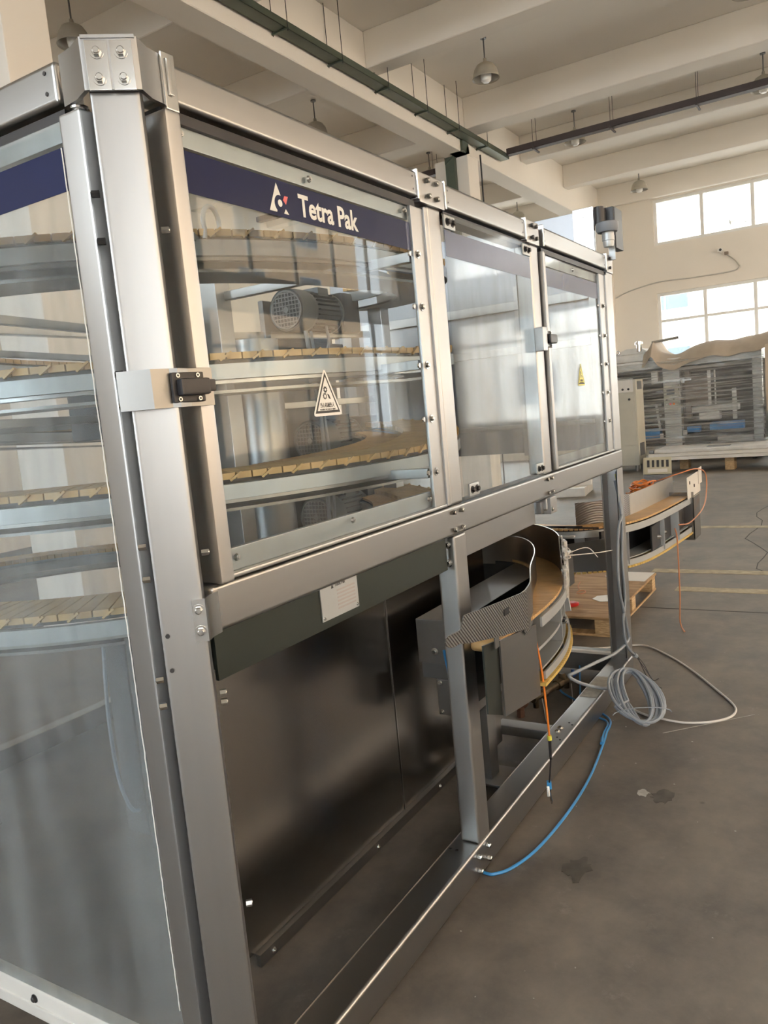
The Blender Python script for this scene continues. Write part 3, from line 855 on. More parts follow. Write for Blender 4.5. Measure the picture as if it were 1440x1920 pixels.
    g = MB(); g.box(1.050, 1.278, .235, 1.054, 4.08, 2.200); g.build('clear_sheet', G_LEFT, d4)
    g = MB(); g.box(1.0482, 1.278, 2.073, 1.0496, 4.06, 2.152); g.build('navy_band', NAVY, d4)
    g = MB(); g.box(1.048, 1.283, .145, 1.085, 4.06, .235, .010); g.box(1.044, 1.283, .180, 1.050, 4.06, .188, .002); g.build('door_sill', plain('pale door sill', (.70, .70, .68), .35, .3), d4, 'pale metal sill')
    b = MB(); b.bolt((1.048, 1.83, .205), (-1, 0, 0), .008, .007); b.build('bolt', DKM, d4)
    b = MB(); b.cyl((1.072, 1.25, 2.208), (1.072, 1.25, 2.222), .013, seg=18); b.cyl((1.072, 1.25, 2.216), (1.072, 1.25, 2.220), .018, seg=18); b.build('pivot', ST_BR, d4)
    # sealant bead beside the sheet
    pts = [(1.0455, 1.283 + random.uniform(-.0008, .0008), 2.15 - i * .012) for i in range(150)]
    g = MB(); g.tube(pts, .0013, 5); g.build('sealant_bead', WHTF, d4)
doors()

def interlock(c, nrm, tang, par, s=1.0, box=True):
    """black latch housing with four screws, bolt tongue to the side"""
    n = Vector(nrm).normalized(); t = Vector(tang).normalized(); up = Vector((0, 0, 1)); c = Vector(c)
    def M(): return Matrix(((t.x, n.x, 0, c.x), (t.y, n.y, 0, c.y), (0, 0, 1, c.z), (0, 0, 0, 1)))
    m = MB(); m.box(-.045 * s, 0, -.036 * s, .045 * s, .012 * s, .036 * s, .004 * s, mat=M())
    o = m.build('interlock_switch', BLK, par, 'black latch housing')
    m = MB(); m.box(-.034 * s, .010 * s, -.020 * s, .048 * s, .034 * s, .020 * s, .006 * s, mat=M())
    m.box(.044 * s, .012 * s, -.013 * s, .066 * s, .030 * s, .016 * s, .004 * s, mat=M())
    m.build('latch_body', BLK, o)
    for u in (-.030, .026):
        for v in (.028, -.028):
            b = MB(); p = c + t * (u * s) + up * (v * s) + n * (.012 * s)
            b.cyl(p, p + n * (.004 * s), .0055 * s, seg=12); b.build('screw', ST_BR, o)
            b = MB(); b.cyl(p + n * .004 * s, p + n * .0045 * s, .0028 * s, seg=6); b.build('screw_socket', INK, o)
    return o

def switches():
    # stainless box round the corner post with the big switch
    m = MB()
    mid = (PA + PB) / 2
    # box: left face follows the chamfer, right face turned to the front door
    A = PA + N45 * .010 - T45 * .012; B = mid + N45 * .024 + T45 * .002
    z0, z1 = 1.648, 1.722
    Cc = Vector((1.190, 1.108, 0)); D = Vector((1.190, 1.124, 0))
    poly = [tuple(A[:2]), tuple(B[:2]), (Cc.x, Cc.y), (D.x, D.y), tuple((PB + N45 * .0)[:2]), tuple((PA + N45 * 0)[:2])]
    m.prism(poly, 'xy', z0, z1)
    bx = m.build('switch_bracket', ST_DK, G, 'folded stainless bracket on the corner post')
    t = (Cc - B).normalized(); n = Vector((t.y, -t.x, 0))
    c = (B + Cc) / 2 + n * .0005; c.z = (z0 + z1) / 2
    interlock(c + t * .006, n, t, G, s=.80)
    # the one on the third upright
    m = MB(); m.box(3.115, 1.098, 1.79, 3.165, 1.135, 1.885, .003); m.build('switch_bracket', ST_V, G, 'folded stainless bracket on the third upright')
    interlock((3.212, 1.120, 1.84), (0, -1, 0), (1, 0, 0), G, s=.95)
switches()

def top_unit():
    # pale end sheet standing above the far end
    m = MB(); m.box(4.285, 1.245, 1.30, 4.295, 2.9, 2.555, .002); sh = m.build('end_sheet', ST_END, G, 'pale stainless end sheet rising above the far top rail')
    m = MB(); m.box(4.262, 1.19, 2.31, 4.285, 1.30, 2.565, .004); fl = m.build('end_sheet_flange', ST_BR, G)
    b = MB(); b.cyl((4.262, 1.245, 2.53), (4.257, 1.245, 2.53), .014, .012, seg=18); b.build('bolt', ST_BR, G)
    m = MB(); m.box(4.258, 1.20, 1.285, 4.284, 1.24, 2.3, .004); m.box(4.26, 1.62, 1.285, 4.284, 1.66, 2.23, .004)
    m.box(4.255, 1.24, 1.86, 4.284, 3.0, 1.90, .003); m.box(4.255, 1.24, 1.44, 4.284, 3.0, 1.465, .003)
    m.box(4.255, 1.24, 2.10, 4.284, 3.0, 2.15, .003)
    m.build('end_sheet_rib', ST_V, G)
    # black junction box with plug connector
    m = MB(); m.box(4.325, 1.095, 2.345, 4.475, 1.135, 2.555, .006); m.build('junction_box', CHG, G, 'charcoal junction box')
    m = MB(); m.box(4.315, 1.10, 2.45, 4.325, 1.19, 2.555, .004); m.cyl((4.26, 1.16, 2.465), (4.26, 1.16, 2.552), .026, seg=18)
    m.cyl((4.31, 1.16, 2.465), (4.31, 1.16, 2.552), .022, seg=18)
    m.build('connector_core', BLK, G)
    m = MB(); m.lathe([(.0, .0), (.05, .0), (.057, .012), (.057, .045), (.048, .05), (.0, .05)], (4.255, 1.12, 2.418)); m.build('connector_ring', GRYP, G)
    m = MB(); m.lathe([(.0, 0), (.024, 0), (.028, .018), (.028, .03), (.031, .032), (.031, .075), (0, .075)], (4.265, 1.12, 2.345)); m.build('connector_plug', ALU, G)
    m = MB(); m.box(4.245, 1.108, 2.405, 4.325, 1.13, 2.412, .002); m.box(4.318, 1.102, 2.285, 4.328, 1.135, 2.412, .002); m.build('connector_bracket', ALU, G)
top_unit()

# ------------------------------------------------------------------ the spiral conveyor inside the guard
SC = Vector((2.5, 2.70, 0))
def spiral():
    T = thing('spiral_conveyor', 'spiral accumulation conveyor with tan slats inside the steel guard', 'conveyor', (SC.x, SC.y, 0))
    R0, R1 = 1.10, 1.33
    zlow, pitch, turns = 1.11, .35, 3.22 + 200 / 360
    a_start = math.radians(-300)
    def P(a, r, dz=0.0):
        deg = math.degrees(a) + 90.0
        k = math.floor(deg / 360.0); f = deg / 360.0 - k          # f = 0 at the front
        g = f / .70 if f < .70 else 1.0                            # nearly level round the left side
        z = zlow + pitch * (k + .9 * g + .1 * f) + dz
        return Vector((SC.x + r * math.cos(a), SC.y + r * math.sin(a), z))
    nseg = int(turns * 170)
    m = MB()
    for i in range(nseg):
        a = a_start + turns * 2 * PI * i / nseg; da = turns * 2 * PI / nseg
        p = [P(a, R0), P(a + da * .90, R0), P(a + da * .90, R1), P(a, R1)]
        q = [v + Vector((0, 0, .014)) for v in p]
        q[2] += Vector((0, 0, -.003)); q[3] += Vector((0, 0, -.003))
        lo = [v - Vector((0, 0, .008)) for v in p]
        m._add(lo + q, [(0, 3, 2, 1), (4, 5, 6, 7), (0, 1, 5, 4), (1, 2, 6, 5), (2, 3, 7, 6), (3, 0, 4, 7)])
        if i % 2 == 0:   # little side claws under each second slat
            s0 = P(a + da * .55, R1 + .004, -.012); s1 = P(a + da * 1.25, R1 + .008, .012)
            m.bar(s0, s1, .010, .006)
    m.build('slat_belt', TAN, T)
    path = [P(a_start + turns * 2 * PI * i / 300, 1.0) for i in range(301)]
    def rail(r, prof, name, mat):
        mm = MB(); mm.sweep([P(a_start + turns * 2 * PI * i / 300, r) for i in range(301)], prof); return mm.build(name, mat, T)
    rail(R1 + .004, [(-.012, -.066), (.012, -.066), (.012, -.022), (-.012, -.022)], 'outer_rail', ALU)
    rail(R1 - .01, [(-.012, -.078), (.006, -.078), (.006, -.068), (-.012, -.068)], 'outer_rail_lip', ST_X)
    rail(R0 - .004, [(-.012, -.066), (.012, -.066), (.012, -.022), (-.012, -.022)], 'inner_rail', ALU)
    rail((R0 + R1) / 2, [(-.09, -.105), (.09, -.105), (.09, -.096), (-.09, -.096)], 'return_track', ST_DK)
    rail(R1 - .03, [(-.01, -.022), (.01, -.022), (.01, -.008), (-.01, -.008)], 'wear_strip', MACHD)
    # inner second loop of worn belt
    m = MB(); r0, r1 = .62, .86
    for lvl, (a0, a1, z0) in enumerate([(-2.6, 1.9, 1.10), (-2.7, 1.4, 1.42)]):
        n = 110
        for i in range(n):
            a = a0 + (a1 - a0) * i / n; da = (a1 - a0) / n; z = z0 + .16 * i / n
            pts = [(SC.x + .35 + r * math.cos(t), SC.y - .15 + r * math.sin(t), z) for t, r in ((a, r0), (a + da * .94, r0), (a + da * .94, r1), (a, r1))]
            top = [(x, y, zz + .012) for x, y, zz in pts]
            m._add(pts + top, [(0, 3, 2, 1), (4, 5, 6, 7), (0, 1, 5, 4), (1, 2, 6, 5), (2, 3, 7, 6), (3, 0, 4, 7)])
    m.build('inner_belt', TAN2, T)
    m = MB()
    for a0, a1, z0 in [(-2.6, 1.9, 1.10), (-2.7, 1.4, 1.42)]:
        for r in (r0 - .01, r1 + .01):
            pa = [(SC.x + .35 + r * math.cos(a0 + (a1 - a0) * i / 60), SC.y - .15 + r * math.sin(a0 + (a1 - a0) * i / 60), z0 + .16 * i / 60) for i in range(61)]
            m.sweep(pa, [(-.012, -.07), (.012, -.07), (.012, -.008), (-.012, -.008)])
    m.build('inner_belt_rail', ALU, T)
    # support posts and radial arms
    for (x, y) in ((2.28, 2.06), (2.50, 2.60), (3.60, 2.15), (3.72, 2.42), (1.75, 3.2), (3.0, 3.45), (1.55, 2.0)):
        m = MB(); m.box(x - .04, y - .04, .02, x + .04, y + .04, 2.15 if y > 1.96 or x > 2 else .9, .004)
        if (x, y) == (1.55, 2.0): continue
        m.build('support_post', ST_V, T)
    for z in (2.115, 1.775, 1.42):
        m = MB(); m.bar((2.30, 1.23, z - .03), (2.30, 2.62, z - .03), .03, .032, .003); m.build('support_arm', ST_Y, T)
    for z in (2.02, 1.68, 1.34):
        m = MB(); m.bar((2.50, 2.62, z), (3.72, 2.2, z), .03, .032, .003); m.build('support_arm', ST_X, T)
        m = MB(); m.bar((1.30, 2.35, z), (2.50, 2.6, z), .03, .03, .003); m.build('support_arm', ST_X, T)
        m = MB(); m.bar((1.75, 3.2, z), (3.0, 3.45, z), .03, .03, .003); m.build('support_arm', ST_X, T)
    # lift drum: dark column with vertical slots
    m = MB(); m.box(2.14, 2.20, .1, 2.40, 2.42, 2.0, .01); m.build('column_housing', GAL, T)
    m = MB()
    for k in range(4): m.box(2.16 + k * .06, 2.194, .2, 2.185 + k * .06, 2.199, 1.95)
    m.build('column_slot', DKM, T)
    m = MB(); m.lathe([(.11, 0), (.115, 0), (.115, 1.0), (.11, 1.0)], (2.62, 2.2, .95), seg=24); m.build('lift_drum', ST_V, T)
    # hanging chain stack near the corner
    m = MB()
    for k in range(26):
        z = .95 + k * .045
        m.box(2.00, 2.20, z, 2.03, 2.24, z + .034, .004, 1)
        m.box(2.035, 2.205, z + .004, 2.06, 2.235, z + .032, .006, 1)
    m.build('chain', plain('dull chain links', (.30, .27, .20), .5, .2, var=.2, scale=30), T)
    m = MB(); m.box(2.065, 2.20, .9, 2.10, 2.26, 2.05, .004); m.build('chain_guide', GAL, T)
    # plates hanging low behind the side door
    m = MB(); m.box(1.50, 1.87, .40, 1.506, 1.96, 1.02); m.box(1.50, 1.80, .36, 1.53, 1.86, 1.02, .002); m.box(1.47, 1.75, .30, 1.50, 1.80, 1.02, .002)
    m.build('hanging_plate', GAL, T)
    m = MB(); m.tube(smoothpath([(1.47, 1.92, 1.0), (1.45, 1.915, .8), (1.465, 1.93, .6), (1.47, 1.90, .50), (1.48, 1.87, .49)]), .006, 6); m.build('drooping_cable', GCAB, T)
    # three geared motors
    for (x, y, z) in ((3.02, 2.30, 2.12), (3.10, 2.30, 1.50), (3.06, 2.28, 1.13)):
        m = MB()
        m.lathe([(0, .012), (.05, .012), (.088, .012), (.098, .0), (.100, .012), (.100, .10), (.094, .125), (.094, .13)], (x, y, z), 32, 'x')
        m.lathe([(.085, .12), (.085, .33), (.094, .335), (.094, .35), (.05, .36), (.05, .42), (0, .42)], (x, y, z), 32, 'x')
        m.box(x + .20, y - .05, z + .07, x + .29, y + .05, z + .115, .006)
        mo = m.build('drive_motor', MOT, T, 'grey finned electric motor with a round fan grille')
        f = MB()
        for k in range(24):
            a = 2 * PI * k / 24
            c = Vector((0, math.cos(a), math.sin(a)))
            f.bar(Vector((x + .14, y, z)) + c * .091, Vector((x + .32, y, z)) + c * .091, .003, .014, up=tuple(c))
        f.build('cooling_fins', MOTD, mo)
        g = MB(); g.cyl((x + .008, y, z), (x + .0095, y, z), .086, seg=32); g.build('fan_opening', plain('fan shadow grey', (.05, .055, .06), .6), mo)
        g = MB()
        for k in range(-4, 5):
            h = math.sqrt(max(0, .084 ** 2 - (k * .019) ** 2))
            g.bar((x, y - h, z + k * .019), (x, y + h, z + k * .019), .003, .004)
            g.bar((x, y + k * .019, z - h), (x, y + k * .019, z + h), .003, .004)
        g.tube([(x, y + .086 * math.cos(t * PI / 16), z + .086 * math.sin(t * PI / 16)) for t in range(32)], .004, 6, True)
        g.cyl((x - .004, y, z), (x + .004, y, z), .014, seg=14)
        g.build('fan_grille', GAL, mo)
        g = MB(); g.tube(smoothpath([(x + .24, y - .05, z - .07), (x + .22, y - .07, z - .16), (x + .15, y - .06, z - .26), (x + .16, y - .04, z - .34)]), .008, 8)
        g.build('motor_cable', GCAB, mo)
        g = MB(); g.box(x + .36, y - .08, z - .1, x + .52, y + .10, z + .1, .02); g.build('gearbox', MOTD, mo)
    m = MB(); m.box(3.0, 2.42, .95, 3.55, 2.45, 2.18, .004); m.box(2.95, 2.40, 1.95, 3.62, 2.46, 1.99, .003); m.box(2.95, 2.40, 1.33, 3.62, 2.46, 1.37, .003)
    m.build('motor_plate', GAL, T)
    # lifting eye above the top tier
    m = MB(); c = Vector((1.79, 1.60, 2.19))
    pts = [c + Vector((.033 * math.cos(math.radians(a)), 0, .045 * math.sin(math.radians(a)))) for a in range(-30, 211, 12)]
    m.tube([c + Vector((.033, 0, -.05))] + pts + [c + Vector((-.033, 0, -.05))], .007, 10)
    m.bar((1.70, 1.60, 2.14), (1.95, 1.75, 2.14), .02, .02)
    m.build('lifting_eye', ALU, T)
    # coloured loom and boxes that show through the sheets
    m = MB(); m.box(2.25, 2.75, 1.60, 2.60, 2.95, 1.90, .01); m.build('gear_housing', MOTD, T)
    m = MB()
    for k in range(5): m.tube(smoothpath([(2.33 + k * .03, 2.3, 1.95), (2.36 + k * .03, 2.22, 1.6), (2.40 + k * .035, 2.2, 1.3), (2.38 + k * .03, 2.25, .9)]), .009, 6)
    m.build('cable_loom', INK, T)
    m = MB(); m.tube(smoothpath([(2.95, 2.15, 2.0), (2.93, 2.12, 1.8), (2.96, 2.12, 1.5), (2.94, 2.13, .9)]), .010, 8); m.tube(smoothpath([(2.99, 2.15, 2.0), (2.98, 2.12, 1.7), (3.0, 2.12, 1.3), (2.97, 2.13, .9)]), .007, 8)
    m.build('conduit', GCAB, T)
spiral()

# ------------------------------------------------------------------ outfeed conveyors
def slat_run(m, path, w, t=.012, gap=.92):
    for a, b in zip(path[:-1], path[1:]):
        a = Vector(a); b = Vector(b); d = (b - a) * gap; dn = Vector((b.x - a.x, b.y - a.y, 0)).normalized(); s = Vector((-dn.y, dn.x, 0)) * (w / 2)
        p = [a - s, a + d - s, a + d + s, a + s]
        q = [v + Vector((0, 0, t)) for v in p]
        m._add(p + q, [(0, 3, 2, 1), (4, 5, 6, 7), (0, 1, 5, 4), (1, 2, 6, 5), (2, 3, 7, 6), (3, 0, 4, 7)])
def resample(path, step):
    out = [Vector(path[0])]; acc = 0
    for a, b in zip(path[:-1], path[1:]):
        a = Vector(a); b = Vector(b); L = (b - a).length; s = step - acc
        while s <= L:
            out.append(a + (b - a) * (s / L)); s += step
        acc = (acc + L) % step
    return out
def offset(path, d, dz=0.0):
    out = []; n = len(path)
    for i in range(n):
        a = path[max(0, i - 1)]; b = path[min(n - 1, i + 1)]
        t = (b - a); t.z = 0; t.normalize(); out.append(path[i] + Vector((-t.y, t.x, 0)) * d + Vector((0, 0, dz)))
    return out

def outfeed_near():
    T = thing('outfeed_conveyor', 'curved outfeed conveyor with steel guides leaving the guard beside the grey drive box', 'conveyor', (2.7, 1.1, 0))
    ctl = [(2.37, 1.118, .80), (2.68, 1.112, .80), (3.00, 1.135, .80), (3.28, 1.205, .80), (3.50, 1.305, .80), (3.66, 1.44, .80), (3.745, 1.60, .80), (3.76, 1.80, .80), (3.70, 2.05, .80)]
    path = smoothpath(ctl, 10); fine = resample(path, .024); w = .125
    m = MB(); slat_run(m, fine, w); m.build('slat_belt', TAN2, T)
    # raised side lips of the slats
    m = MB(); low = [p + Vector((0, 0, -.262)) for p in fine if p.x > 2.68 or p.y > 1.5]; slat_run(m, low, w + .05); m.build('return_belt', YEL, T)
    m = MB(); m.sweep(offset(path, -(w / 2 + .012))[11:], [(-.004, -.042), (.004, -.042), (.004, -.004), (-.004, -.004)]); m.build('side_strip', ALU, T)
    m = MB(); m.sweep(offset(path, -(w / 2 + .012))[11:], [(-.004, -.245), (.004, -.245), (.004, -.215), (-.004, -.215)]); m.build('side_strip', ALU, T)
    m = MB(); m.sweep(offset(path, w / 2 + .012), [(-.006, -.245), (.006, -.245), (.006, -.002), (-.006, -.002)]); m.build('side_plate', DKM, T)
    m = MB(); m.sweep(path[11:], [(-.055, -.14), (.06, -.14), (.06, -.128), (-.055, -.128)]); m.build('middle_shelf', ALU, T)
    m = MB(); m.sweep(path[11:], [(-.06, -.215), (.06, -.215), (.06, -.208), (-.06, -.208)]); m.build('lower_shelf', ALU, T)
    edge = offset(path, -(w / 2 + .004))
    for i in (22, 33, 44, 56):
        a = edge[i]; m = MB(); m.bar(a + Vector((0, .03, -.24)), a + Vector((0, .03, -.045)), .006, .05); m.build('spacer_web', ALU, T)
    for i in (28, 30, 48):
        a = edge[i]; m = MB(); p = a + Vector((0, .03, -.175)); m.cyl(p, p + Vector((-.01, -.03, 0)), .013, .008, seg=14); m.cyl(p + Vector((-.01, -.03, 0)), p + Vector((-.012, -.036, .0)), .006, seg=10); m.build('bolt', ST_BR, T)
    # cable clamp hook on the outside
    m = MB(); a = edge[40] + Vector((0, -.012, 0)); m.bar(a + Vector((0, 0, -.06)), a + Vector((0, -.02, -.21)), .012, .035); m.bar(a + Vector((-.02, 0, -.062)), a + Vector((.03, -.01, -.062)), .03, .012); m.build('hook_bracket', ALU, T)
    # guide: embossed length crosses the belt end, bronzed length follows the inner side
    gp = smoothpath([Vector(v) for v in [(2.55, 1.040, .79), (2.62, 1.046, .79), (2.72, 1.072, .79), (2.86, 1.125, .79), (3.00, 1.175, .79), (3.26, 1.255, .79), (3.46, 1.345, .79), (3.60, 1.45, .79), (3.665, 1.58, .79), (3.67, 1.72, .79)]], 8)
    m = MB(); m.sweep(gp[:19], [(-.002, -.015), (.002, -.015), (.002, .140), (-.002, .140)]); g = m.build('embossed_guide', RIB, T)
    nose = [(2.585, .926), (2.368, .945), (2.198, .962), (2.085, .975), (2.074, .970), (2.063, .952), (2.050, .942), (2.032, .938), (1.976, .944), (1.955, .941), (1.948, .930), (1.953, .918), (1.972, .907), (1.998, .901), (2.039, .899), (2.104, .881), (2.261, .849), (2.326, .836), (2.44, .815), (2.585, .790)]
    m = MB(); m.prism(nose, 'xz', 1.038, 1.042); m.build('guide_nose', RIB, g)
    m = MB(); m.box(2.375, 1.0345, .892, 2.415, 1.0378, .914, .001); m.build('guide_slot', DKM, g)
    m = MB(); m.sweep(gp[18:], [(-.002, -.008), (.002, -.008), (.002, .140), (-.002, .140)])
    m.build('inner_guide', BR_ST, T)
    m = MB(); m.sweep([p + Vector((0, 0, .141)) for p in gp[6:]], [(-.002, -.001), (.002, -.001), (.002, .002), (-.002, .002)]); m.build('guide_edge_highlight', ST_BR, T)  # bright strip drawn as the highlight along the top of the guide
    # second loop plate behind inner guide with rounded nose
    out = offset(path, -(w / 2 - .004))
    m = MB(); m.sweep(out[34:], [(-.002, -.01), (.002, -.01), (.002, .175), (-.002, .175)]); m.build('outer_guide', BR_ST, T)
    m = MB(); m.sweep([p + Vector((0, 0, .176)) for p in out[34:]], [(-.002, -.001), (.002, -.001), (.002, .002), (-.002, .002)]); m.build('guide_edge_highlight', ST_BR, T)  # same drawn highlight on top of the outer guide
    # taped end of the outer guide
    m = MB()
    q = out[33]; tn = (out[34] - out[33]).normalized()
    nn = Vector((tn.y, -tn.x, 0))
    for kx in range(25, 37):
        tk = (out[kx + 1] - out[kx]).normalized(); nk = Vector((tk.y, -tk.x, 0))
        c = out[kx] + nk * (.016 + .006 * (kx % 2)) + Vector((0, 0, .105 - .0085 * (36 - kx)))
        m.obox(tuple(c), (.050, .008 + .005 * (kx % 3), .125 - .012 * (kx % 2)), rz=math.atan2(tk.y, tk.x) + random.uniform(-.15, .15), ry=random.uniform(-.3, .3), bev=.003)
    m.build('tape_wrap', PLAS_T, T, 'guide end wrapped in clear tape')
    m = MB()
    for s in (0, 1):
        c = q + nn * .025 + tn * .03 + Vector((0, 0, .085 + .02 * s))
        m.tube([c + Vector((.028 * math.cos(t), .02 * math.sin(t), .012 * math.sin(t * 1.0 + s))) for t in [2 * PI * j / 14 for j in range(14)]], .0025, 5, True)
    m.tube(smoothpath([q + nn * .03 + Vector((0, 0, .09)), q + nn * .14 + Vector((.05, 0, .085)), q + nn * .20 + Vector((.10, 0, .084))]), .0025, 5)
    m.tube(smoothpath([q + nn * .03 + Vector((0, 0, .10)), q + nn * .10 + Vector((.06, 0, .11)), q + nn * .13 + Vector((.08, -.01, .06))]), .002, 5)
    m.build('tie_wire', WCAB, T)
    # drive covers hanging at the near end
    m = MB(); m.prism([(2.235, .60), (2.345, .555), (2.345, .815), (2.235, .83)], 'xz', 1.056, 1.062); m.build('end_cover', ST_GR, T, 'green grey hanging cover')
    m = MB(); m.prism([(2.347, .55), (2.68, .505), (2.68, .778), (2.347, .815)], 'xz', 1.046, 1.052); m.box(2.674, 1.052, .51, 2.680, 1.15, .775, .001); m.build('drive_cover', ST_DK, T, 'brownish steel drive cover')
    m = MB(); m.lathe([(0, -.04), (.020, -.04), (.023, -.03), (.023, .03), (.020, .04), (0, .04)], (2.335, 1.10, .80), 18, 'y'); m.build('end_roller', TAN2, T)
    m = MB(); m.box(2.30, 1.043, .80, 2.335, 1.047, .86, .001); m.build('nose_tab', ST_DK, T)
    # grey drive box and its stepped lower boxes
    m = MB(); m.box(2.58, 1.31, .625, 3.95, 1.50, .80, .004); m.build('drive_box', ST_DK, T, 'long grey steel drive box')
    m = MB(); m.box(2.588, 1.31, .562, 3.4, 1.492, .623, .003); m.build('drive_box_lower', GAL, T)
    m = MB(); m.box(2.59, 1.30, .415, 2.95, 1.436, .560, .004); m.build('drive_box_foot', ST_DK, T)
    for p, r in (((2.58, 1.425, .675), .010), ((2.59, 1.42, .545), .007), ((2.59, 1.42, .43), .006)):
        b = MB(); b.bolt(p, (-1, 0, 0), r, .008); b.build('bolt', ST_BR, T)
    m = MB(); m.box(2.86, 1.36, .02, 2.94, 1.44, .415, .004); m.box(2.82, 1.28, .02, 3.0, 1.46, .032, .003); m.build('foot_bracket', ST_DK, T)
    # uprights seen between rail and belt
    for (x, y, wd, mt) in ((2.76, 1.72, .08, ST_V), (2.95, 1.75, .06, DKM), (3.30, 1.85, .07, ST_V), (3.40, 1.87, .05, ST_V)):
        m = MB(); m.box(x, y, .1, x + wd, y + wd, 1.18, .004); m.build('inner_upright', mt, T)
    m = MB(); slat_run(m, resample([Vector((3.05, 2.3, .86)), Vector((3.5, 2.2, .86)), Vector((4.1, 2.3, .86))], .03), .14); m.build('crossing_belt', TAN2, T)
outfeed_near()

def outfeed_far():
    T = thing('outfeed_conveyor', 'second curved conveyor with yellow slats reaching out above the wooden pallet', 'conveyor', (5.2, 1.2, 0))
    ctl = [(4.72, 2.35, .80), (4.74, 2.05, .80), (4.66, 1.80, .80), (4.60, 1.56, .80), (4.68, 1.38, .80), (4.86, 1.27, .80), (5.15, 1.215, .80), (5.55, 1.18, .80), (6.0, 1.15, .80)]
    path = smoothpath(ctl, 10); fine = resample(path, .024); w = .14
    m = MB(); slat_run(m, fine, w); m.build('slat_belt', TAN2, T)
    m = MB(); slat_run(m, [p + Vector((0, 0, -.262)) for p in fine], w + .05); m.build('return_belt', YEL, T)
    for dz0, dz1 in ((-.045, -.004), (-.250, -.215)):
        m = MB(); m.sweep(offset(path, -(w / 2 + .012)), [(-.004, dz0), (.004, dz0), (.004, dz1), (-.004, dz1)]); m.build('side_strip', ALU, T)
    m = MB(); m.sweep(offset(path, w / 2), [(-.006, -.245), (.006, -.245), (.006, -.002), (-.006, -.002)]); m.build('side_plate', DKM, T)
    m = MB(); m.sweep(path, [(-.06, -.215), (.06, -.215), (.06, -.208), (-.06, -.208)]); m.build('lower_shelf', ALU, T)
    back = offset(path, w / 2 - .01)
    m = MB(); m.sweep(back[33:58], [(-.002, .01), (.002, .01), (.002, .150), (-.002, .150)]); m.build('embossed_guide', RIB, T)
    m = MB(); m.sweep(back[57:], [(-.002, .01), (.002, .01), (.002, .145), (-.002, .145)]); m.build('back_guide', plain('satin guide sheet', (.50, .50, .485), .38, .6), T)
    m = MB(); m.box(5.35, 1.262, .866, 6.36, 1.47, .872, .001); m.bar((5.4, 1.27, .60), (5.4, 1.27, .866), .03, .02); m.bar((5.95, 1.27, .60), (5.95, 1.27, .866), .03, .02); m.build('rear_shelf', GAL, T)
    m = MB(); m.box(5.78, 1.065, .80, 6.28, 1.069, .955, .001); m.box(6.20, 1.06, .86, 6.33, 1.064, .98, .001); m.build('guide_end', WHP, T)
    for x, z in ((5.85, .90), (6.02, .86)):
        m = MB(); m.box(x, 1.060, z, x + .014, 1.0655, z + .022); m.build('guide_slot', INK, T)
    # drive box at the outer end
    m = MB(); m.box(5.90, 1.05, .50, 5.908, 1.24, .84, .001); m.box(5.90, 1.05, .50, 6.14, 1.058, .80, .001); m.box(5.90, 1.05, .49, 6.14, 1.24, .50, .001)
    m.build('drive_cover', ST_PL, T)
    m = MB(); m.box(5.60, 1.12, .57, 5.90, 1.16, .74, .003); m.build('side_box', DKM, T)
    m = MB(); m.box(4.98, 1.14, .59, 5.55, 1.15, .745, .002); m.build('dark_side_panel', DKM, T)
    for x, z in ((5.14, .655), (5.30, .655), (5.68, .70), (5.74, .64)):
        m = MB(); m.cyl((x, 1.14, z), (x, 1.118, z), .016, .010, seg=14); m.build('dome_bolt', ST_BR, T)
    edge = offset(path, -(w / 2 + .004))
    for i in (34, 46, 62, 70):
        a = edge[i]; m = MB(); m.bar(a + Vector((0, .01, -.24)), a + Vector((0, .01, -.045)), .006, .06); m.build('spacer_web', ALU, T)
    # clamp box on the near side
    a = Vector((4.56, 1.36, 0))
    m = MB(); m.obox((4.555, 1.335, .655), (.09, .05, .10), rz=-.5, bev=.006); cb = m.build('clamp_box', ALU, T)
    m = MB(); m.obox((4.548, 1.322, .745), (.045, .02, .10), rz=-.5, bev=.003); m.obox((4.575, 1.33, .70), (.07, .03, .03), rz=-.5, bev=.004); m.build('clamp_arm', DKM, T)
    m = MB(); m.bolt((4.545, 1.31, .67), (-.48, -.88, 0), .010, .006); m.bolt((4.545, 1.31, .635), (-.48, -.88, 0), .006, .004, False); m.build('bolt', ST_BR, T)
    # long sloping steel gusset behind the near conveyor
    m = MB(); m.prism([(1.42, .56), (1.90, .56), (1.95, .66), (1.42, .74)], 'yz', 4.50, 4.504); m.prism([(1.30, .57), (1.42, .56), (1.42, .74), (1.30, .76)], 'yz', 4.50, 4.506); m.build('gusset_plate', ST_X, T)
    m = MB(); m.box(4.50, 1.48, .765, 4.56, 2.0, .775, .002); m.build('slide_plate', WHP, T)
    m = MB(); m.lathe([(0, -.02), (.018, -.014), (.022, 0), (.018, .014), (0, .02)], (4.42, 1.62, .735), 14, 'x'); m.build('black_knob', BLK, T)
    m = MB(); m.box(4.44, 1.62, .71, 4.47, 1.85, .76, .002); m.build('rail_block', ALU, T)
    m = MB(); m.tube([(4.42, 1.40, .845), (4.44, 1.75, .845)], .004, 6); m.tube([(4.40, 1.30, .84), (4.45, 2.2, .84)], .005, 6); m.build('guide_rod', DKM, T)
outfeed_far()

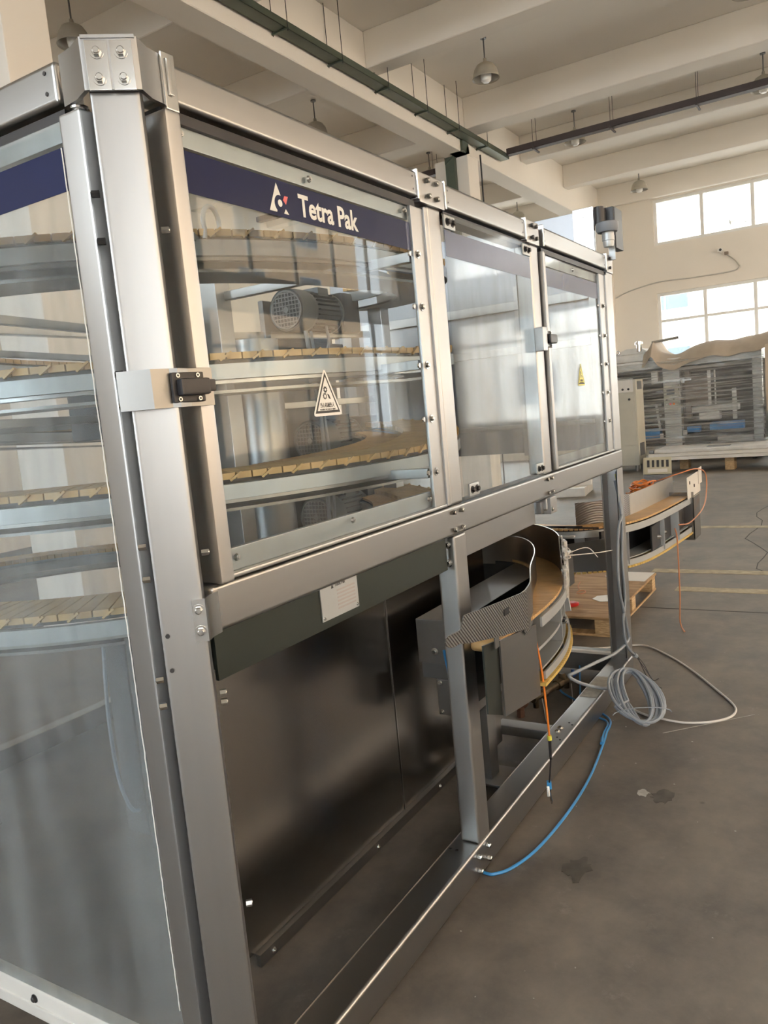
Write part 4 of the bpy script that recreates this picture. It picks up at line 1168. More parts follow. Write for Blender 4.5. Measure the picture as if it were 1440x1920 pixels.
# ------------------------------------------------------------------ things round the conveyors
def pallet():
    T = thing('pallet', 'weathered wooden pallet lying on the floor behind the far leg of the guard', 'pallet', (5.0, 1.44, 0))
    def bl(x, y, dx=.10, dy=.10):
        m = MB(); m.box(x, y, .018, x + dx, y + dy, .118, .003, 1); m.build('block', WOODL, T)
    rot = 0
    for x in (5.02, 5.62, 6.26):
        for y in (1.45, 2.0, 2.55): bl(x, y)
    for x in (5.02, 5.62, 6.26):
        m = MB(); m.box(x, 1.45, 0, x + .10, 2.65, .018, .002, 1); m.build('bottom_board', WOODL, T)
    m = MB(); m.box(5.01, 1.44, .118, 6.37, 2.66, .136, .002, 1); m.build('deck_board', WOOD, T)
    y = 1.44
    m = MB(); m.box(5.02, 1.445, .0, 6.36, 1.455, .014, .001); m.build('skid_edge', WOODL, T)
pallet()

def loose():
    m = MB(); m.prism([(6.05, 1.46), (6.36, 1.45), (6.36, 1.74), (6.20, 1.80), (6.06, 1.73)], 'xy', .1365, .1385)
    tag(m.build('paper_sheet', WHTF), 'creased off white sheet lying on the far corner of the pallet', 'paper')
    m = MB(); m.prism([(5.42, 1.53), (5.56, 1.52), (5.60, 1.60), (5.55, 1.68), (5.46, 1.69), (5.40, 1.62)], 'xy', .1365, .140)
    tag(m.build('paper_tag', WHTF), 'small rounded white tag lying in the middle of the pallet', 'paper tag')
    m = MB(); m.lathe([(0, 0), (.045, 0), (.05, .008), (.05, .018), (.035, .024), (.012, .024), (0, .022)], (5.27, 1.78, .1365))
    tag(m.build('red_cap', plain('red plastic', (.55, .03, .03), .4)), 'red round plastic cap lying on the near edge of the pallet', 'cap')
    m = MB(); m.tube(smoothpath([(5.95, 1.93, .142), (5.80, 1.90, .145), (5.70, 1.86, .142)]), .003, 5)
    m.tube([(5.62 + .05 * math.cos(t), 1.82 + .03 * math.sin(t), .145) for t in [2 * PI * k / 16 for k in range(16)]], .003, 5, True)
    tag(m.build('wire_loop', COPR), 'short rusty wire with a small loop lying on the pallet', 'wire')
    # inverter drive on top of the far conveyor
    T = thing('inverter_unit', 'cream electrical drive unit with slotted face standing behind the far conveyor guide', 'drive unit', (6.18, 1.35, .872))
    M = Matrix.Translation((6.18, 1.355, .874)) @ Matrix.Rotation(.12, 4, 'Y') @ Matrix.Rotation(.25, 4, 'Z')
    m = MB(); m.box(-.09, -.10, .07, .09, .10, .20, .006, mat=M); b = m.build('casing', CREAM, T)
    m = MB()
    for k in range(5):
        m.box(-.0925, -.08 + k * .034, .125, -.089, -.062 + k * .034, .178, mat=M)
    m.build('vent_slots', INK, b)
    m = MB(); m.box(-.093, -.07, .085, -.0895, .07, .112, mat=M); m.build('terminal_strip', WHP, b)
    m = MB()
    for k in range(7): m.box(-.092, -.098, .004 + k * .0095, .092, .098, .0095 + k * .0095, mat=M)
    m.build('heat_sink', plain('heat sink grey', (.20, .21, .25), .4, .5), T)
    # orange cable heap beside it
    m = MB(); pts = []
    for k in range(130):
        a = k * .33; r = .10 + .035 * math.sin(k * .21)
        pts.append((5.62 + 1.3 * r * math.cos(a) + .0012 * k, 1.36 + .60 * r * math.sin(a), .882 + .012 * (k / 25) + .008 * math.sin(k * 1.1)))
    m.tube(smoothpath(pts, 2), .0055, 6)
    tag(m.build('cable_heap', ORNG), 'tangled orange cable heaped behind the far conveyor guide beside the drive unit', 'cable')
    m = MB(); m.tube(smoothpath([(5.80, 1.30, .93), (5.85, 1.12, .985), (6.05, 1.05, .99), (6.30, 1.03, .93), (6.33, 1.03, .80), (6.10, 1.02, .70), (5.70, 1.04, .655), (5.50, 1.08, .67)], 10), .0045, 6)
    tag(m.build('looping_cable', COPR), 'thin orange cable looping round the outer end of the far conveyor', 'cable')
    m = MB(); m.tube(smoothpath([(5.42, 1.09, .66), (5.40, 1.075, .60), (5.385, 1.07, .40), (5.38, 1.07, .20), (5.37, 1.075, .06), (5.33, 1.06, .012), (5.25, 1.03, .008), (5.22, 1.02, .012)], 10), .005, 6)
    tag(m.build('hanging_cable', COPR), 'thin orange brown cable hanging from the far conveyor down to the floor', 'cable')
    # orange lead and grip hanging in front of the bottom rail
    T = thing('hanging_lead', 'bright orange lead hanging from the near conveyor with a black tip and small blue clamp', 'cable', (2.70, 1.06, .1))
    m = MB(); m.tube(smoothpath([(2.70, 1.06, .72), (2.70, 1.045, .60), (2.71, 1.04, .45), (2.72, 1.04, .325)], 8), .0042, 8); m.build('lead', ORNG, T)
    m = MB(); m.cyl((2.72, 1.04, .330), (2.721, 1.04, .312), .009, seg=12); m.build('yellow_ferrule', YELF, T)
    m = MB(); m.cyl((2.721, 1.04, .312), (2.724, 1.042, .232), .0065, .005, seg=12); m.cyl((2.724, 1.042, .232), (2.735, 1.06, .12), .003, seg=8); m.build('black_sleeve', BLK, T)
    m = MB(); m.obox((2.74, 1.062, .118), (.020, .018, .030), rz=.4, bev=.003); m.build('blue_clamp', BLUE, T)
    m = MB(); m.obox((2.722, 1.06, .100), (.014, .012, .042), rz=.4, ry=.25, bev=.004); m.cyl((2.735, 1.06, .10), (2.748, 1.06, .045), .006, .004, seg=10); m.tube([(2.750 + .006 * math.cos(t), 1.06, .045 + .008 * math.sin(t)) for t in [2 * PI * k / 10 for k in range(10)]], .002, 5, True)
    m.build('metal_connector', ST_BR, T)
    # blue hoses
    m = MB(); m.tube(smoothpath([(2.300, 1.27, .0065), (2.271, 1.135, .0065), (2.285, 1.095, .0065), (2.338, 1.060, .0065), (2.462, 1.025, .0065), (2.661, 1.005, .0065), (2.897, 1.000, .0065), (3.126, 1.012, .0065), (3.37, 1.040, .0065), (3.52, 1.062, .0065), (3.70, 1.10, .0065), (3.86, 1.30, .0065), (4.0, 1.45, .012), (4.12, 1.42, .04)], 10), .0055, 8)
    tag(m.build('air_hose', BLUE), 'long blue air hose curving over the floor outside the bottom rail', 'hose')
    m = MB(); m.tube(smoothpath([(2.42, 1.30, .74), (2.40, 1.27, .60), (2.395, 1.26, .40), (2.385, 1.262, .20), (2.372, 1.262, .03), (2.33, 1.265, .0065), (2.303, 1.28, .0065)], 10), .0055, 8)
    tag(m.build('air_hose', BLUE), 'blue air hose hanging straight down behind the middle leg', 'hose')
    m = MB(); m.tube(smoothpath([(4.30, 1.43, .05), (3.95, 1.32, .02), (3.76, 1.26, .0065), (3.66, 1.10, .0065), (3.52, 1.075, .0065), (3.47, 1.066, .0065)], 8), .005, 8)
    m.cyl((3.46, 1.065, .009), (3.40, 1.050, .009), .008, seg=10)
    tag(m.build('air_hose', BLUE), 'short blue air hose joined with a fitting beside the grey cable coil', 'hose')
    # valve set on the floor inside the frame
    T = thing('valve_assembly', 'dirty brass valve set with black coil block on the floor inside the far end', 'valve', (4.0, 1.45, 0))
    m = MB(); m.cyl((3.72, 1.50, .05), (4.10, 1.42, .05), .020, seg=14); m.cyl((3.80, 1.482, .05), (3.84, 1.474, .05), .026, seg=8); m.cyl((3.95, 1.45, .05), (3.99, 1.442, .05), .028, seg=8); m.lathe([(0, 0), (.02, 0), (.02, .05), (0, .05)], (4.02, 1.44, .05)); m.cyl((3.74, 1.49, 0), (3.74, 1.49, .05), .015, seg=10); m.cyl((4.06, 1.43, 0), (4.06, 1.43, .05), .015, seg=10)
    m.build('valve_body', plain('grimy brass', (.10, .075, .045), .45, .6, var=.35, scale=40), T)
    m = MB(); m.box(3.98, 1.50, .05, 4.06, 1.57, .13, .005); m.cyl((4.02, 1.535, .13), (4.02, 1.535, .137), .012, seg=10); m.build('coil_block', BLK, T)
    m = MB(); m.cyl((3.80, 1.60, .06), (4.05, 1.54, .06), .016, seg=12); m.cyl((3.88, 1.58, .06), (3.88, 1.58, .13), .012, seg=10); m.cyl((3.94, 1.565, .045), (3.94, 1.565, .12), .015, seg=8); m.build('pipe_fittings', ST_BR, T)
    m = MB(); m.cyl((4.10, 1.42, .05), (4.16, 1.41, .05), .014, seg=12); m.cyl((4.13, 1.415, .05), (4.13, 1.415, .085), .010, seg=10); m.build('hose_coupling', plain('dark blue plastic', (.02, .06, .2), .4), T)
    m = MB(); m.tube(smoothpath([(3.80, 1.48, .04), (3.72, 1.44, .006), (3.55, 1.36, .004), (3.50, 1.28, .004), (3.62, 1.27, .004), (3.85, 1.33, .004), (4.05, 1.40, .03)], 8), .0025, 6); m.build('thin_tube', WCAB, T)
    m = MB(); m.cyl((3.60, 1.52, .085), (3.74, 1.55, .085), .045, seg=16); m.cyl((3.60, 1.52, 0), (3.60, 1.52, .05), .02, seg=10); m.build('filter_bowl', plain('rusty brown', (.12, .06, .04), .7, .2, var=.3, scale=30), T)
    # cables at the far leg
    m = MB()
    m.tube(smoothpath([(4.30, 1.165, 1.12), (4.27, 1.13, .95), (4.155, 1.122, .883), (4.10, 1.122, .694), (4.10, 1.12, .549), (4.215, 1.12, .309), (4.215, 1.12, .249), (4.065, 1.15, .222), (3.858, 1.19, .235), (3.66, 1.235, .245), (3.62, 1.26, .235), (3.66, 1.22, .19), (3.76, 1.15, .135), (3.86, 1.11, .10)], 8), .0085, 8)
    tag(m.build('leg_cable', GCAB), 'grey cable running down the far leg and bending over the bottom rail to the coil', 'cable')
    m = MB()
    m.tube(smoothpath([(4.33, 1.165, 1.10), (4.24, 1.125, .90), (4.19, 1.122, .70), (4.20, 1.12, .493), (4.135, 1.12, .364), (4.18, 1.12, .231), (4.31, 1.115, .135)], 8), .0075, 8)
    m.tube([(4.30, 1.118, .142), (4.33, 1.112, .122)], .014, 8)
    tag(m.build('leg_cable', GCAB), 'second grey cable strapped to the far leg, ending at its foot', 'cable')
    m = MB(); m.tube(smoothpath([(4.31, 1.165, 1.155), (4.315, 1.158, 1.08), (4.33, 1.158, 1.0), (4.335, 1.16, .9)], 6), .004, 6)
    tag(m.build('earth_wire', YCAB), 'thin yellow wire inside the top of the far leg', 'wire')
    m = MB()
    m.tube(smoothpath([(4.335, 1.108, .12), (4.36, 1.08, .07), (4.32, 1.04, .02), (4.28, 1.01, .008), (4.306, .99, .012)], 6), .0025, 5)
    m.tube(smoothpath([(4.33, 1.108, .115), (4.30, 1.05, .05), (4.22, .99, .012), (4.168, .945, .010)], 6), .0025, 5)
    m.tube(smoothpath([(4.33, 1.10, .11), (4.24, 1.03, .02), (4.12, .98, .008), (4.07, .945, .012)], 6), .0025, 5)
    tag(m.build('frayed_wires', INK), 'loose black wires fraying out at the foot of the far leg', 'wire')
    # coil of grey cable leaning on the rail
    T_ = Vector((3.93, 1.065, .185)); B_ = Vector((3.61, .895, .020)); ctr = (T_ + B_) / 2
    U = (T_ - B_) / 2; V = Vector((.085, -.115, -.01))
    m = MB(); pts = []
    nt_ = 9
    for k in range(nt_ * 28):
        a = 2 * PI * k / 28; j = k / 28
        su = .97 - .10 * abs(math.sin(j * 1.7)); sv = .35 + .62 * ((j * .37) % 1.0)
        sk = .18 * math.sin(j * 2.3)
        n = Vector((-.25, -.1, 1)).normalized()
        pts.append(ctr + U * (su * math.cos(a)) + V * (sv * math.sin(a) + sk * math.cos(a) * .5) + n * (.006 * (j % 4)))
    m.tube(smoothpath(pts, 1), .0075, 7)
    m.tube(smoothpath([(3.86, 1.11, .10), (3.80, 1.07, .10), (3.72, 1.0, .08), (3.63, .93, .035)], 6), .0075, 7)
    m.tube([ctr - U * .62 + V * 1.02 * math.cos(t) + Vector((0, 0, .012 + .03 * math.sin(t))) for t in [PI * k / 9 for k in range(10)]], .0025, 5)
    tag(m.build('cable_coil', GCAB), 'coil of thick grey cable leaning on the end of the bottom rail', 'cable coil')
    # white cable loop on the floor
    pts = [(4.80, 1.9, .0065), (4.772, 1.744, .0065), (4.746, 1.524, .0065), (4.807, 1.372, .0065), (4.884, 1.242, .0065), (4.861, 1.155, .0065), (4.699, .996, .0065), (4.489, .84, .0065), (4.253, .693, .0065), (4.087, .594, .0065), (3.989, .557, .0065), (3.902, .564, .0065), (3.834, .607, .0065), (3.786, .671, .0065), (3.756, .762, .0065), (3.77, .86, .0065), (3.80, .95, .0065), (3.90, 1.09, .0065)]
    m = MB(); m.tube(smoothpath(pts, 10), .0055, 8)
    tag(m.build('floor_cable', WCAB), 'white cable sweeping in a wide loop over the floor at the right', 'cable')
loose()

# ------------------------------------------------------------------ far end of the hall
def cabinet():
    T = thing('control_cabinet', 'tall beige grey control cabinet on small feet just right of the guard frame', 'cabinet', (15.8, 3.9, 0))
    x0, x1, y0, y1 = 15.8, 16.4, 3.78, 4.5
    m = MB(); m.box(x0, y0, .12, x1, y1, 1.80, .012); m.build('body', CAB, T)
    m = MB(); m.box(x0 - .015, y0 + .03, .52, x0, y1 - .03, 1.52, .004); d = m.build('door', CAB, T)
    m = MB(); m.cyl((x0 - .03, y0 + .13, 1.42), (x0 - .014, y0 + .13, 1.42), .022, seg=14); m.build('handle', INK, d)
    m = MB(); m.box(x0 - .012, y0 + .05, 1.56, x0, y0 + .36, 1.80, .02); p = m.build('switch_panel', WHP, T)
    for y in (y0 + .14, y0 + .25):
        m = MB(); m.cyl((x0 - .02, y, 1.62), (x0 - .011, y, 1.62), .022, seg=14); m.build('knob', INK, p)
    m = MB(); m.box(x0 + .1, y0 - .006, 1.60, x0 + .45, y0, 1.76); m.box(x0 + .1, y0 - .006, .30, x0 + .45, y0, .55); m.build('vent_grille', GAL, T)
    for x, y in ((x0 + .08, y0 + .07), (x1 - .08, y0 + .07), (x0 + .08, y1 - .07), (x1 - .08, y1 - .07)):
        m = MB(); m.cyl((x, y, 0), (x, y, .12), .035, seg=12); m.build('foot', GAL, T)
cabinet()

def wrapped_machine():
    T = thing('packaging_machine', 'long packaging machine wrapped in stretch film against the far windows', 'machine', (17.5, 1.8, 0))
    x0, x1 = 17.5, 18.7
    ya, yb = 1.72, 5.2
    m = MB()
    m.box(x0, ya, 2.00, x1, yb, 2.18, .01); m.box(x0, ya, .16, x1, yb, .34, .01)
    m.box(x0, ya, .34, x0 + .12, ya + .18, 2.0, .01); m.box(x0, 3.28, .34, x0 + .25, 3.62, 2.0, .01); m.box(x0, yb - .12, .34, x0 + .12, yb, 2.0, .01)
    m.box(x1 - .05, ya, .34, x1, yb, 2.0)
    m.build('frame', MACH, T)
    m = MB(); m.box(x0 - .08, 3.30, 1.10, x0, 3.60, 1.62, .01); cp = m.build('control_panel', CAB, T)
    m = MB(); m.box(x0 - .085, 3.38, 1.42, x0 - .079, 3.54, 1.54); m.build('display', plain('dark display', (.05, .07, .12), .2), cp)
    for i in range(6):
        m = MB(); y = 3.54 - (i % 3) * .07; z = 1.32 - (i // 3) * .09
        m.cyl((x0 - .10, y, z), (x0 - .079, y, z), .02, seg=10); m.build('push_button', [INK, WHP, INK, WHP, REDF, ORNG][i], cp)
    m = MB(); m.box(x0 - .03, 3.05, 1.68, x0 + .02, 3.85, 1.72, .004); m.box(x0 - .05, 3.18, 1.64, x0 + .02, 3.26, 1.76, .01); m.build('handle_bar', ST_BR, T)
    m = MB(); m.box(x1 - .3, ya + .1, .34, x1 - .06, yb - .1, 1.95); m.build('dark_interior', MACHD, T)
    for y0_, y1_, z0_, z1_, mt, nm in ((2.1, 2.75, .62, .78, BLU2, 'blue_cover'), (2.95, 3.2, .60, .72, BLU2, 'blue_cover'), (3.75, 4.35, .52, .72, BLU2, 'blue_cover')):
        m = MB(); m.box(x0 + .1, y0_, z0_, x0 + .35, y1_, z1_, .01); m.build(nm, mt, T)
    m = MB()
    m.box(x0 + .15, 2.2, 1.0, x0 + .5, 3.1, 1.12, .01); m.box(x0 + .12, 2.55, .84, x0 + .4, 2.95, 1.0, .01); m.box(x0 + .1, 2.22, .82, x0 + .16, 2.30, 1.45, .01)
    m.box(x0 + .1, 2.70, 1.15, x0 + .16, 2.76, 1.88, .01); m.box(x0 + .1, 2.60, 1.15, x0 + .13, 2.63, 1.88, .01); m.box(x0 + .05, ya + .2, .36, x0 + .3, 2.6, .47, .01)
    m.box(x0 + .12, 3.7, 1.20, x0 + .2, 4.6, 1.25, .01); m.box(x0 + .12, 3.7, .98, x0 + .2, 4.6, 1.02, .01); m.box(x0 + .12, 3.7, .80, x0 + .2, 4.6, .83, .01)
    m.bar((x0 + .1, 3.80, 1.25), (x0 + .1, 3.74, .72), .05, .05); m.bar((x0 + .1, 4.1, 1.2), (x0 + .1, 4.25, 1.75), .04, .04); m.bar((x0 + .1, 4.2, 1.1), (x0 + .1, 4.05, 1.75), .04, .04)
    m.box(x0 + .02, 3.72, 1.70, x0 + .2, 3.86, 1.95, .01); m.box(x0 + .1, 4.28, 1.45, x0 + .2, 4.6, 1.85, .01)
    m.box(x0 - .02, 3.18, .56, x0 + .05, 3.26, .66, .01); m.box(x0 - .02, 3.66, .52, x0 + .05, 3.73, .62, .01)
    m.build('white_parts', WHP, T)
    m = MB(); m.box(x0 + .1, 2.75, 1.15, x0 + .3, 3.15, 1.75, .01); m.box(x0 + .1, 3.1, .9, x0 + .25, 3.2, 1.9); m.build('grey_module', plain('brownish grey module', (.20, .16, .14), .5, .2, var=.2), T)
    # film: sagging sheet just outside the frame
    m = MB(); n, k = 60, 24; V = []
    for i in range(n + 1):
        y = ya - .05 + (yb - ya) * i / n
        for j in range(k + 1):
            z = .30 + 1.83 * j / k
            V.append((x0 - .10 + .022 * math.sin(j * 2.3 + .5 * math.sin(i * .4)) + .012 * math.sin(i * .9 + j), y, z))
    F = [(i * (k + 1) + j, (i + 1) * (k + 1) + j, (i + 1) * (k + 1) + j + 1, i * (k + 1) + j + 1) for i in range(n) for j in range(k)]
    m._add(V, F); m.build('stretch_film', WRAP, T)
    # machine feet
    for y in (ya + .2, 3.4, yb - .3):
        for x in (x0 + .1, x1 - .1):
            m = MB(); m.cyl((x, y, 0), (x, y, .17), .04, seg=12); m.build('foot', GAL, T)
    # hoods and pipework on top
    m = MB(); m.box(x0 + .1, 3.9, 2.18, x1 - .1, 4.7, 2.36, .03); m.prism([(3.9, 2.36), (4.7, 2.36), (4.4, 2.48), (4.1, 2.48)], 'yz', x0 + .2, x1 - .2); m.build('top_hood', MACH, T)
    m = MB(); m.cyl((x0 + .2, 4.12, 2.4), (x0 + .2, 4.12, 2.62), .055, seg=14); m.cyl((x0 + .2, 4.12, 2.55), (x0 + .2, 4.12, 2.60), .085, seg=14); m.tube([(x0 + .2, 3.85, 2.56), (x0 + .2, 3.3, 2.60)], .03, 8)
    m.tube([(x0 + .15, 4.56 + .04 * math.cos(t), 2.42 + .04 * math.sin(t)) for t in [2 * PI * q / 12 for q in range(12)]], .01, 6, True)
    m.build('top_pipe', ST_BR, T)
    # dust sheet thrown over the top
    m = MB(); n, k = 70, 14; V = []
    rnd = random.Random(3)
    hs = [rnd.uniform(-1, 1) for _ in range(40)]
    for i in range(n + 1):
        u = i / n; y = ya - .35 + (4.0 - ya + .35) * u
        peak = 2.34 + .16 * (1 - u) + .025 * math.sin(u * 13 + 1) + .012 * math.sin(u * 29) + (.20 * math.exp(-((u - .93) / .035) ** 2)) - .10 * math.exp(-((u - .74) / .10) ** 2)
        for j in range(k + 1):
            v = j / k
            x = x0 - .16 + v * (x1 - x0 + .3)
            z = peak - .32 * (1 - min(1, v * 5)) ** 1.4 - .22 * max(0, (v - .8) * 5) + .008 * math.sin(u * 31 + v * 7)
            x += .012 * math.sin(u * 23) * (1 - v)
            V.append((x, y, z))
    F = [(i * (k + 1) + j, (i + 1) * (k + 1) + j, (i + 1) * (k + 1) + j + 1, i * (k + 1) + j + 1) for i in range(n) for j in range(k)]
    m._add(V, F); o = m.build('dust_sheet', CLOTH); tag(o, 'dusty beige sheet thrown over the top of the film wrapped machine', 'dust sheet')
    # neighbour at the right edge
    T2 = thing('packaging_machine', 'sheet covered machine at the right edge of the picture beside the film wrapped one', 'machine', (17.2, .2, 0))
    m = MB(); m.box(17.2, -1.6, .14, 18.7, 1.50, 1.15, .02); m.build('body', MACH, T2)
    m = MB(); V = []; n, k = 40, 16
    for i in range(n + 1):
        y = -1.8 + 3.42 * i / n
        for j in range(k + 1):
            v = j / k
            if v < .55: x = 17.10 - .06 * math.sin(y * 5) * (1 - v); z = .95 + 1.35 * v / .55
            else: x = 17.10 + 1.6 * (v - .55) / .45; z = 2.30 + .12 * math.sin(y * 2.2) + .06 * math.sin(x * 9)
            V.append((x + .03 * math.sin(y * 13 + v * 3), y, z))
    F = [(i * (k + 1) + j, (i + 1) * (k + 1) + j, (i + 1) * (k + 1) + j + 1, i * (k + 1) + j + 1) for i in range(n) for j in range(k)]
    m._add(V, F); m.build('cover_sheet', CLOTH, T2)
    m = MB(); m.cyl((17.0, 1.45, .78), (17.0, .6, .78), .12, seg=18); m.build('cardboard_roll', plain('cardboard tan', (.40, .25, .13), .7), T2)
    m = MB(); m.box(16.95, .55, .50, 17.12, 1.5, .66, .01); m.build('roll_cradle', WHP, T2)
    m = MB(); m.box(17.1, -1.5, 0, 18.6, 1.4, .14, .01); m.build('plinth', MACHD, T2)
wrapped_machine()

def platform():
    T = thing('panel_stack', 'low stack of long cream panels lying on wooden blocks before the wrapped machine', 'panels', (15.3, 1.4, 0))
    m = MB(); m.box(15.30, -1.6, .235, 16.35, 3.52, .295, .006); m.build('lower_panel', WHP, T)
    m = MB(); m.box(15.32, -1.55, .300, 16.35, 3.50, .360, .006); m.build('upper_panel', WHP, T)
    m = MB(); m.box(15.38, -1.4, .362, 16.30, 3.40, .43, .01); m.build('grey_tray', MACH, T)
    m = MB(); m.box(15.40, 3.42, .36, 15.50, 3.5, .42, .01); m.box(15.55, 2.1, .43, 15.75, 2.5, .438); m.build('loose_fitting', GAL, T)
    for i, (y, lab) in enumerate([(2.02, 'near wooden block under the front edge of the cream panel stack'), (-.9, 'wooden block under the hidden right end of the cream panel stack'), ]):
        m = MB(); m.box(15.45, y, 0, 15.75, y + .16, .235, .006); tag(m.build('timber_block', WOODL), lab, 'block')
    m = MB(); m.box(15.95, 2.9, 0, 16.2, 3.06, .235, .006); tag(m.build('timber_block', WOODL), 'wooden block in shadow under the left end of the cream panel stack', 'block')
    # flat steel box on the floor under the guard rail
    T = thing('floor_box', 'flat pale metal box on the floor, seen under the far middle rail', 'box', (12.3, 3.8, 0))
    m = MB(); m.obox((12.6, 4.1, .07), (.9, .5, .14), rz=.15, bev=.01); m.build('body', MACH, T)
    m = MB(); m.obox((12.75, 4.05, .18), (.5, .42, .08), rz=.25, bev=.01); m.build('lid', WHP, T)
platform()

def wall_things():
    T = thing('security_camera', 'small white camera on a bracket on the far wall between the window rows', 'camera', (19.9, 2.70, 4.5))
    m = MB(); m.cyl((19.9, 2.72, 4.53), (19.8, 2.72, 4.53), .05, seg=14); m.obox((19.74, 2.72, 4.52), (.12, .07, .07), rz=.3, bev=.01); m.build('camera_body', WHP, T)
    m = MB(); m.cyl((19.675, 2.70, 4.52), (19.66, 2.695, 4.52), .028, seg=12); m.build('lens', INK, T)
    m = MB(); m.obox((19.86, 2.60, 4.45), (.08, .08, .07), bev=.01); m.build('junction', plain('brown junction', (.20, .15, .11), .5), T)
    m = MB(); m.tube(smoothpath([(19.88, 2.6, 4.42), (19.88, 2.45, 4.30), (19.88, 2.36, 4.17), (19.88, 2.35, 4.10), (19.88, 2.52, 4.04), (19.88, 3.3, 4.035), (19.88, 3.9, 4.06), (19.88, 4.3, 4.04), (19.88, 4.8, 3.95), (19.88, 5.12, 3.84)], 8), .016, 6)
    tag(m.build('wall_conduit', plain('painted conduit', (.50, .47, .42), .6)), 'thin painted conduit sagging along the far wall under the small camera', 'conduit')
    m = MB(); m.box(11.9, 11.42, .28, 12.35, 11.47, .46, .005); o = m.build('exit_sign', GREENS)
    tag(o, 'small green sign low on the left wall, dim behind the dusty side door', 'sign')
wall_things()

# ------------------------------------------------------------------ lamps
def lamps():
    T = thing('pendant_lamp', 'dome pendant lamp hanging in the second ceiling bay, left of the dark tray', 'lamp', (10.56, 4.28, CEIL), 'dome pendant lamps under the ceiling')
    o = Vector((10.56, 4.28, CEIL))
    m = MB(); m.cyl(o + Vector((0, 0, 0)), o + Vector((0, 0, -.30)), .010, seg=8); m.cyl(o, o + Vector((0, 0, -.02)), .04, seg=14); m.build('rod', GAL, T)
    m = MB(); prof = [(.0, -.27), (.022, -.27), (.026, -.315), (.06, -.325), (.115, -.355), (.152, -.41), (.170, -.47), (.176, -.51), (.186, -.522), (.184, -.53), (.168, -.515)]
    m.lathe(prof, o, 32); sh = m.build('shade', LAMPM, T)
    m = MB(); m.lathe([(.168, -.516), (.162, -.47), (.143, -.415), (.108, -.365), (.04, -.34), (0, -.34)], o, 32); m.build('shade_lining', LAMPI, sh)
    m = MB(); m.lathe([(0, -.35), (.03, -.355), (.045, -.40), (.070, -.43), (.074, -.50), (.066, -.55), (.04, -.575), (0, -.58)], o, 20); m.build('bulb', BULB, T)
    for loc, lab in [((14.2, 4.2, CEIL), 'dome pendant lamp hanging just behind the dark cross tray, its lower left one'),
                     ((18.6, 4.15, CEIL), 'dome pendant lamp hanging by the far wall above the upper window'),
                     ((14.05, 1.23, CEIL), 'dome pendant lamp under the dark tray at the right edge'),
                     ((10.56, 1.05, CEIL), 'dome pendant lamp cut off by the top edge at the right'),
                     ((6.35, 7.35, CEIL), 'dome pendant lamp beside the big cream column at the top left corner'),
                     ((10.62, 7.15, CEIL), 'pendant lamp mostly hidden behind the front top rail, only its rod showing'),
                     ((14.21, 7.04, CEIL), 'pendant lamp hidden behind the left side of the far column'),
                     ((18.9, 7.1, CEIL), 'distant dome pendant lamp just above the far top rail, left of the end sheet')]:
        dup(T, loc, lab)
lamps()

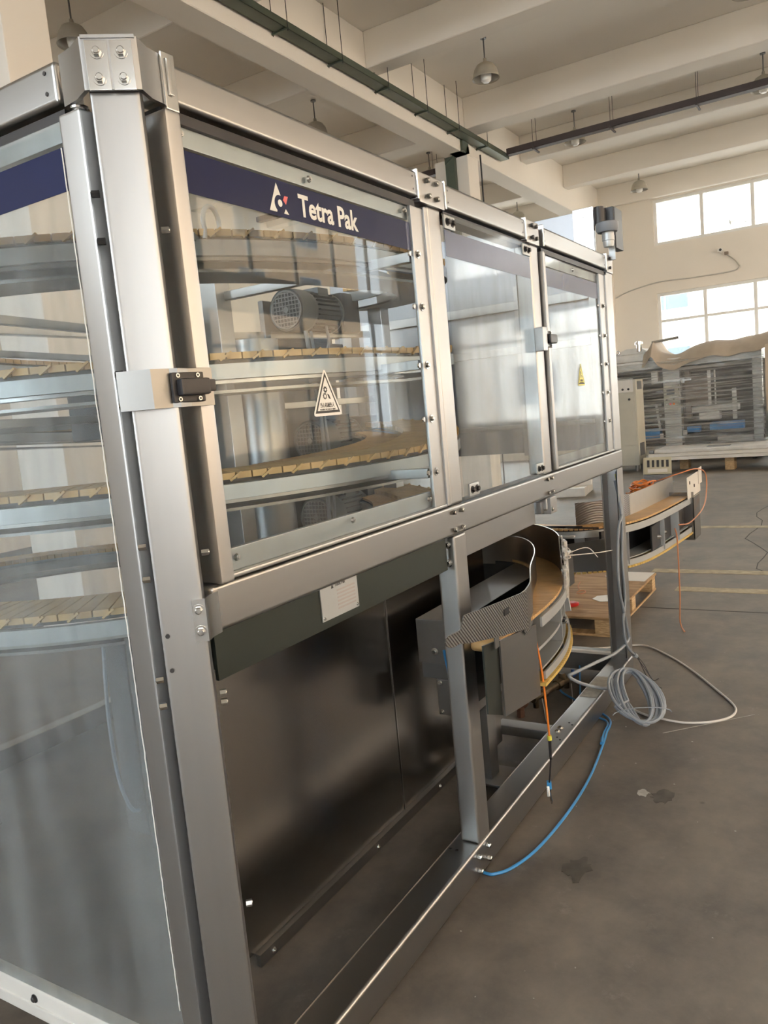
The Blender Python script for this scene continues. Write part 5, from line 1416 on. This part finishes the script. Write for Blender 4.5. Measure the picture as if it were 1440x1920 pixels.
def trays():
    T = thing('cable_tray', 'dull green cable tray hung on thin rods along the long ceiling beam', 'cable tray', (4.0, 5.28, 5.8))
    y0, y1, z0, z1 = 5.20, 5.36, 5.76, 5.84
    m = MB(); m.box(1.0, y0, z0, 13.62, y1, z0 + .004); m.box(1.0, y0, z0, 13.62, y0 + .004, z1); m.box(1.0, y1 - .004, z0, 13.62, y1, z1); m.box(1.0, y0, z1 - .003, 13.62, y1, z1); m.build('trough', TRAYG, T)
    for x in (2.0, 3.07, 4.14, 5.21, 6.28, 7.35, 8.40, 9.47, 10.55, 11.58, 12.65):
        m = MB(); m.box(x - .012, y0 - .035, z0 - .02, x + .012, y1 + .035, z0 - .002); hg = m.build('hanger_bar', TRAYG, T)
        m = MB(); m.cyl((x, y0 - .02, z0 - .035), (x, y0 - .02, CEIL), .005, seg=6); m.cyl((x, y1 + .02, z0 - .035), (x, y1 + .02, CEIL), .005, seg=6); m.build('hanger_rod', DKM, hg)
    # elbow and drop down the column
    m = MB(); m.box(12.05, 5.36, 5.60, 12.28, 5.60, 5.76); m.box(12.20, 5.60, 3.0, 12.295, 5.76, 5.62, .004); m.prism([(5.36, 5.60), (5.60, 5.60), (5.76, 5.50), (5.76, 5.62), (5.66, 5.68), (5.36, 5.70)], 'yz', 12.19, 12.295); m.build('drop_duct', TRAYG, T)
    m = MB(); m.cyl((12.80, 5.39, 0), (12.80, 5.39, 5.70), .014, seg=8); m.build('drop_pipe', DKM, T)
    T = thing('cable_tray', 'dark brown cable tray crossing the hall under the ceiling at the right', 'cable tray', (13.6, 0, 5.85))
    x0, x1 = 13.48, 13.62; z0, z1 = 5.80, 5.90
    m = MB(); m.box(x0, Y0 + .1, z0, x0 + .005, 5.19, z1); m.box(x0, Y0 + .1, z0, x1, 5.19, z0 + .004); m.box(x1 - .004, Y0 + .1, z0, x1, 5.19, z1); m.build('trough', TRAYB, T)
    m = MB(); m.box(x1 + .01, Y0 + .1, z0 + .02, x1 + .06, 5.1, z0 + .06); m.build('side_duct', WFR, T)
    for y in (4.70, 3.40, 2.1, .8, -.5, -1.8, -3.1):
        m = MB(); m.box(x0 - .04, y - .015, z0 - .03, x1 + .12, y + .015, z0 - .008); hg = m.build('hanger_bar', TRAYB, T)
        m = MB(); m.cyl((x0 - .02, y, z0 - .04), (x0 - .02, y, CEIL), .004, seg=6); m.cyl((x1 + .02, y, z0 - .04), (x1 + .02, y, CEIL), .004, seg=6); m.build('hanger_rod', DKM, hg)
    T = thing('cable_tray', 'dark brown cable tray beyond the long beam, left of the far column', 'cable tray', (13.6, 6, 5.85))
    m = MB(); m.box(x0, 5.80, z0, x1, 10.8, z1, .003); m.build('trough', TRAYB, T)
    for y in (6.6, 7.9, 9.2):
        m = MB(); m.cyl((x0 - .02, y, z0), (x0 - .02, y, CEIL), .004, seg=6); m.cyl((x1 + .02, y, z0), (x1 + .02, y, CEIL), .004, seg=6); m.build('hanger_rod', DKM, T)
trays()

# ------------------------------------------------------------------ outside the windows
def outside():
    m = MB(); m.box(-60, -60, -.45, 90, 70, -.22); o = m.build('ground_outside', OUTG); struct(o)
    def block(name, lab, x0, y0, x1, y1, h, mat, face, cols, rows, w_, h_, z0, dz):
        T = thing(name, lab, 'building', ((x0 + x1) / 2, (y0 + y1) / 2, -.22))
        m = MB(); m.box(x0, y0, -.22, x1, y1, h); m.build('wall', mat, T)
        for c in cols:
            for r in range(rows):
                z = z0 + r * dz
                f = MB(); g = MB()
                if face == 'y':
                    f.box(c - w_ / 2 - .06, y1, z - .06, c + w_ / 2 + .06, y1 + .05, z + h_ + .06); g.box(c - w_ / 2, y1 + .03, z, c - .03, y1 + .06, z + h_); g.box(c + .03, y1 + .03, z, c + w_ / 2, y1 + .06, z + h_)
                else:
                    f.box(x0 - .05, c - w_ / 2 - .06, z - .06, x0, c + w_ / 2 + .06, z + h_ + .06); g.box(x0 - .06, c - w_ / 2, z, x0 - .03, c - .03, z + h_); g.box(x0 - .06, c + .03, z, x0 - .03, c + w_ / 2, z + h_)
                w1 = f.build('window', WFR, T); g.build('pane', DGL, w1)
        return T
    block('apartment_building', 'peach rendered apartment building outside the right hand windows', -22, -34, 42, -24, 15, PEACH, 'y', [-18, -13, -8, -3, 2, 7, 12, 17, 22, 27, 32, 37], 4, 1.9, 1.6, 1.2, 3.3)
    block('white_building', 'pale building with dark windows outside the far windows', 31, -16, 40, 14, 14, OUTW, 'x', [-13, -9, -5, -1.2, 6.2, 10], 4, 1.6, 1.6, 1.4, 3.0)
    T = thing('air_conditioner', 'twin fan air conditioner unit on the pale building seen through the upper far window', 'air conditioner', (30.9, 4.0, 7.0))
    m = MB(); m.box(30.5, 3.35, 7.1, 30.98, 3.95, 8.3, .02); m.build('casing', WHP, T)
    for z in (7.42, 7.98):
        m = MB(); m.cyl((30.49, 3.65, z), (30.50, 3.65, z), .24, seg=24); m.build('fan', GAL, T)
    m = MB(); m.box(30.6, 3.36, 6.98, 31, 3.42, 7.1); m.box(30.6, 3.88, 6.98, 31, 3.94, 7.1); m.build('wall_bracket', GAL, T)
outside()
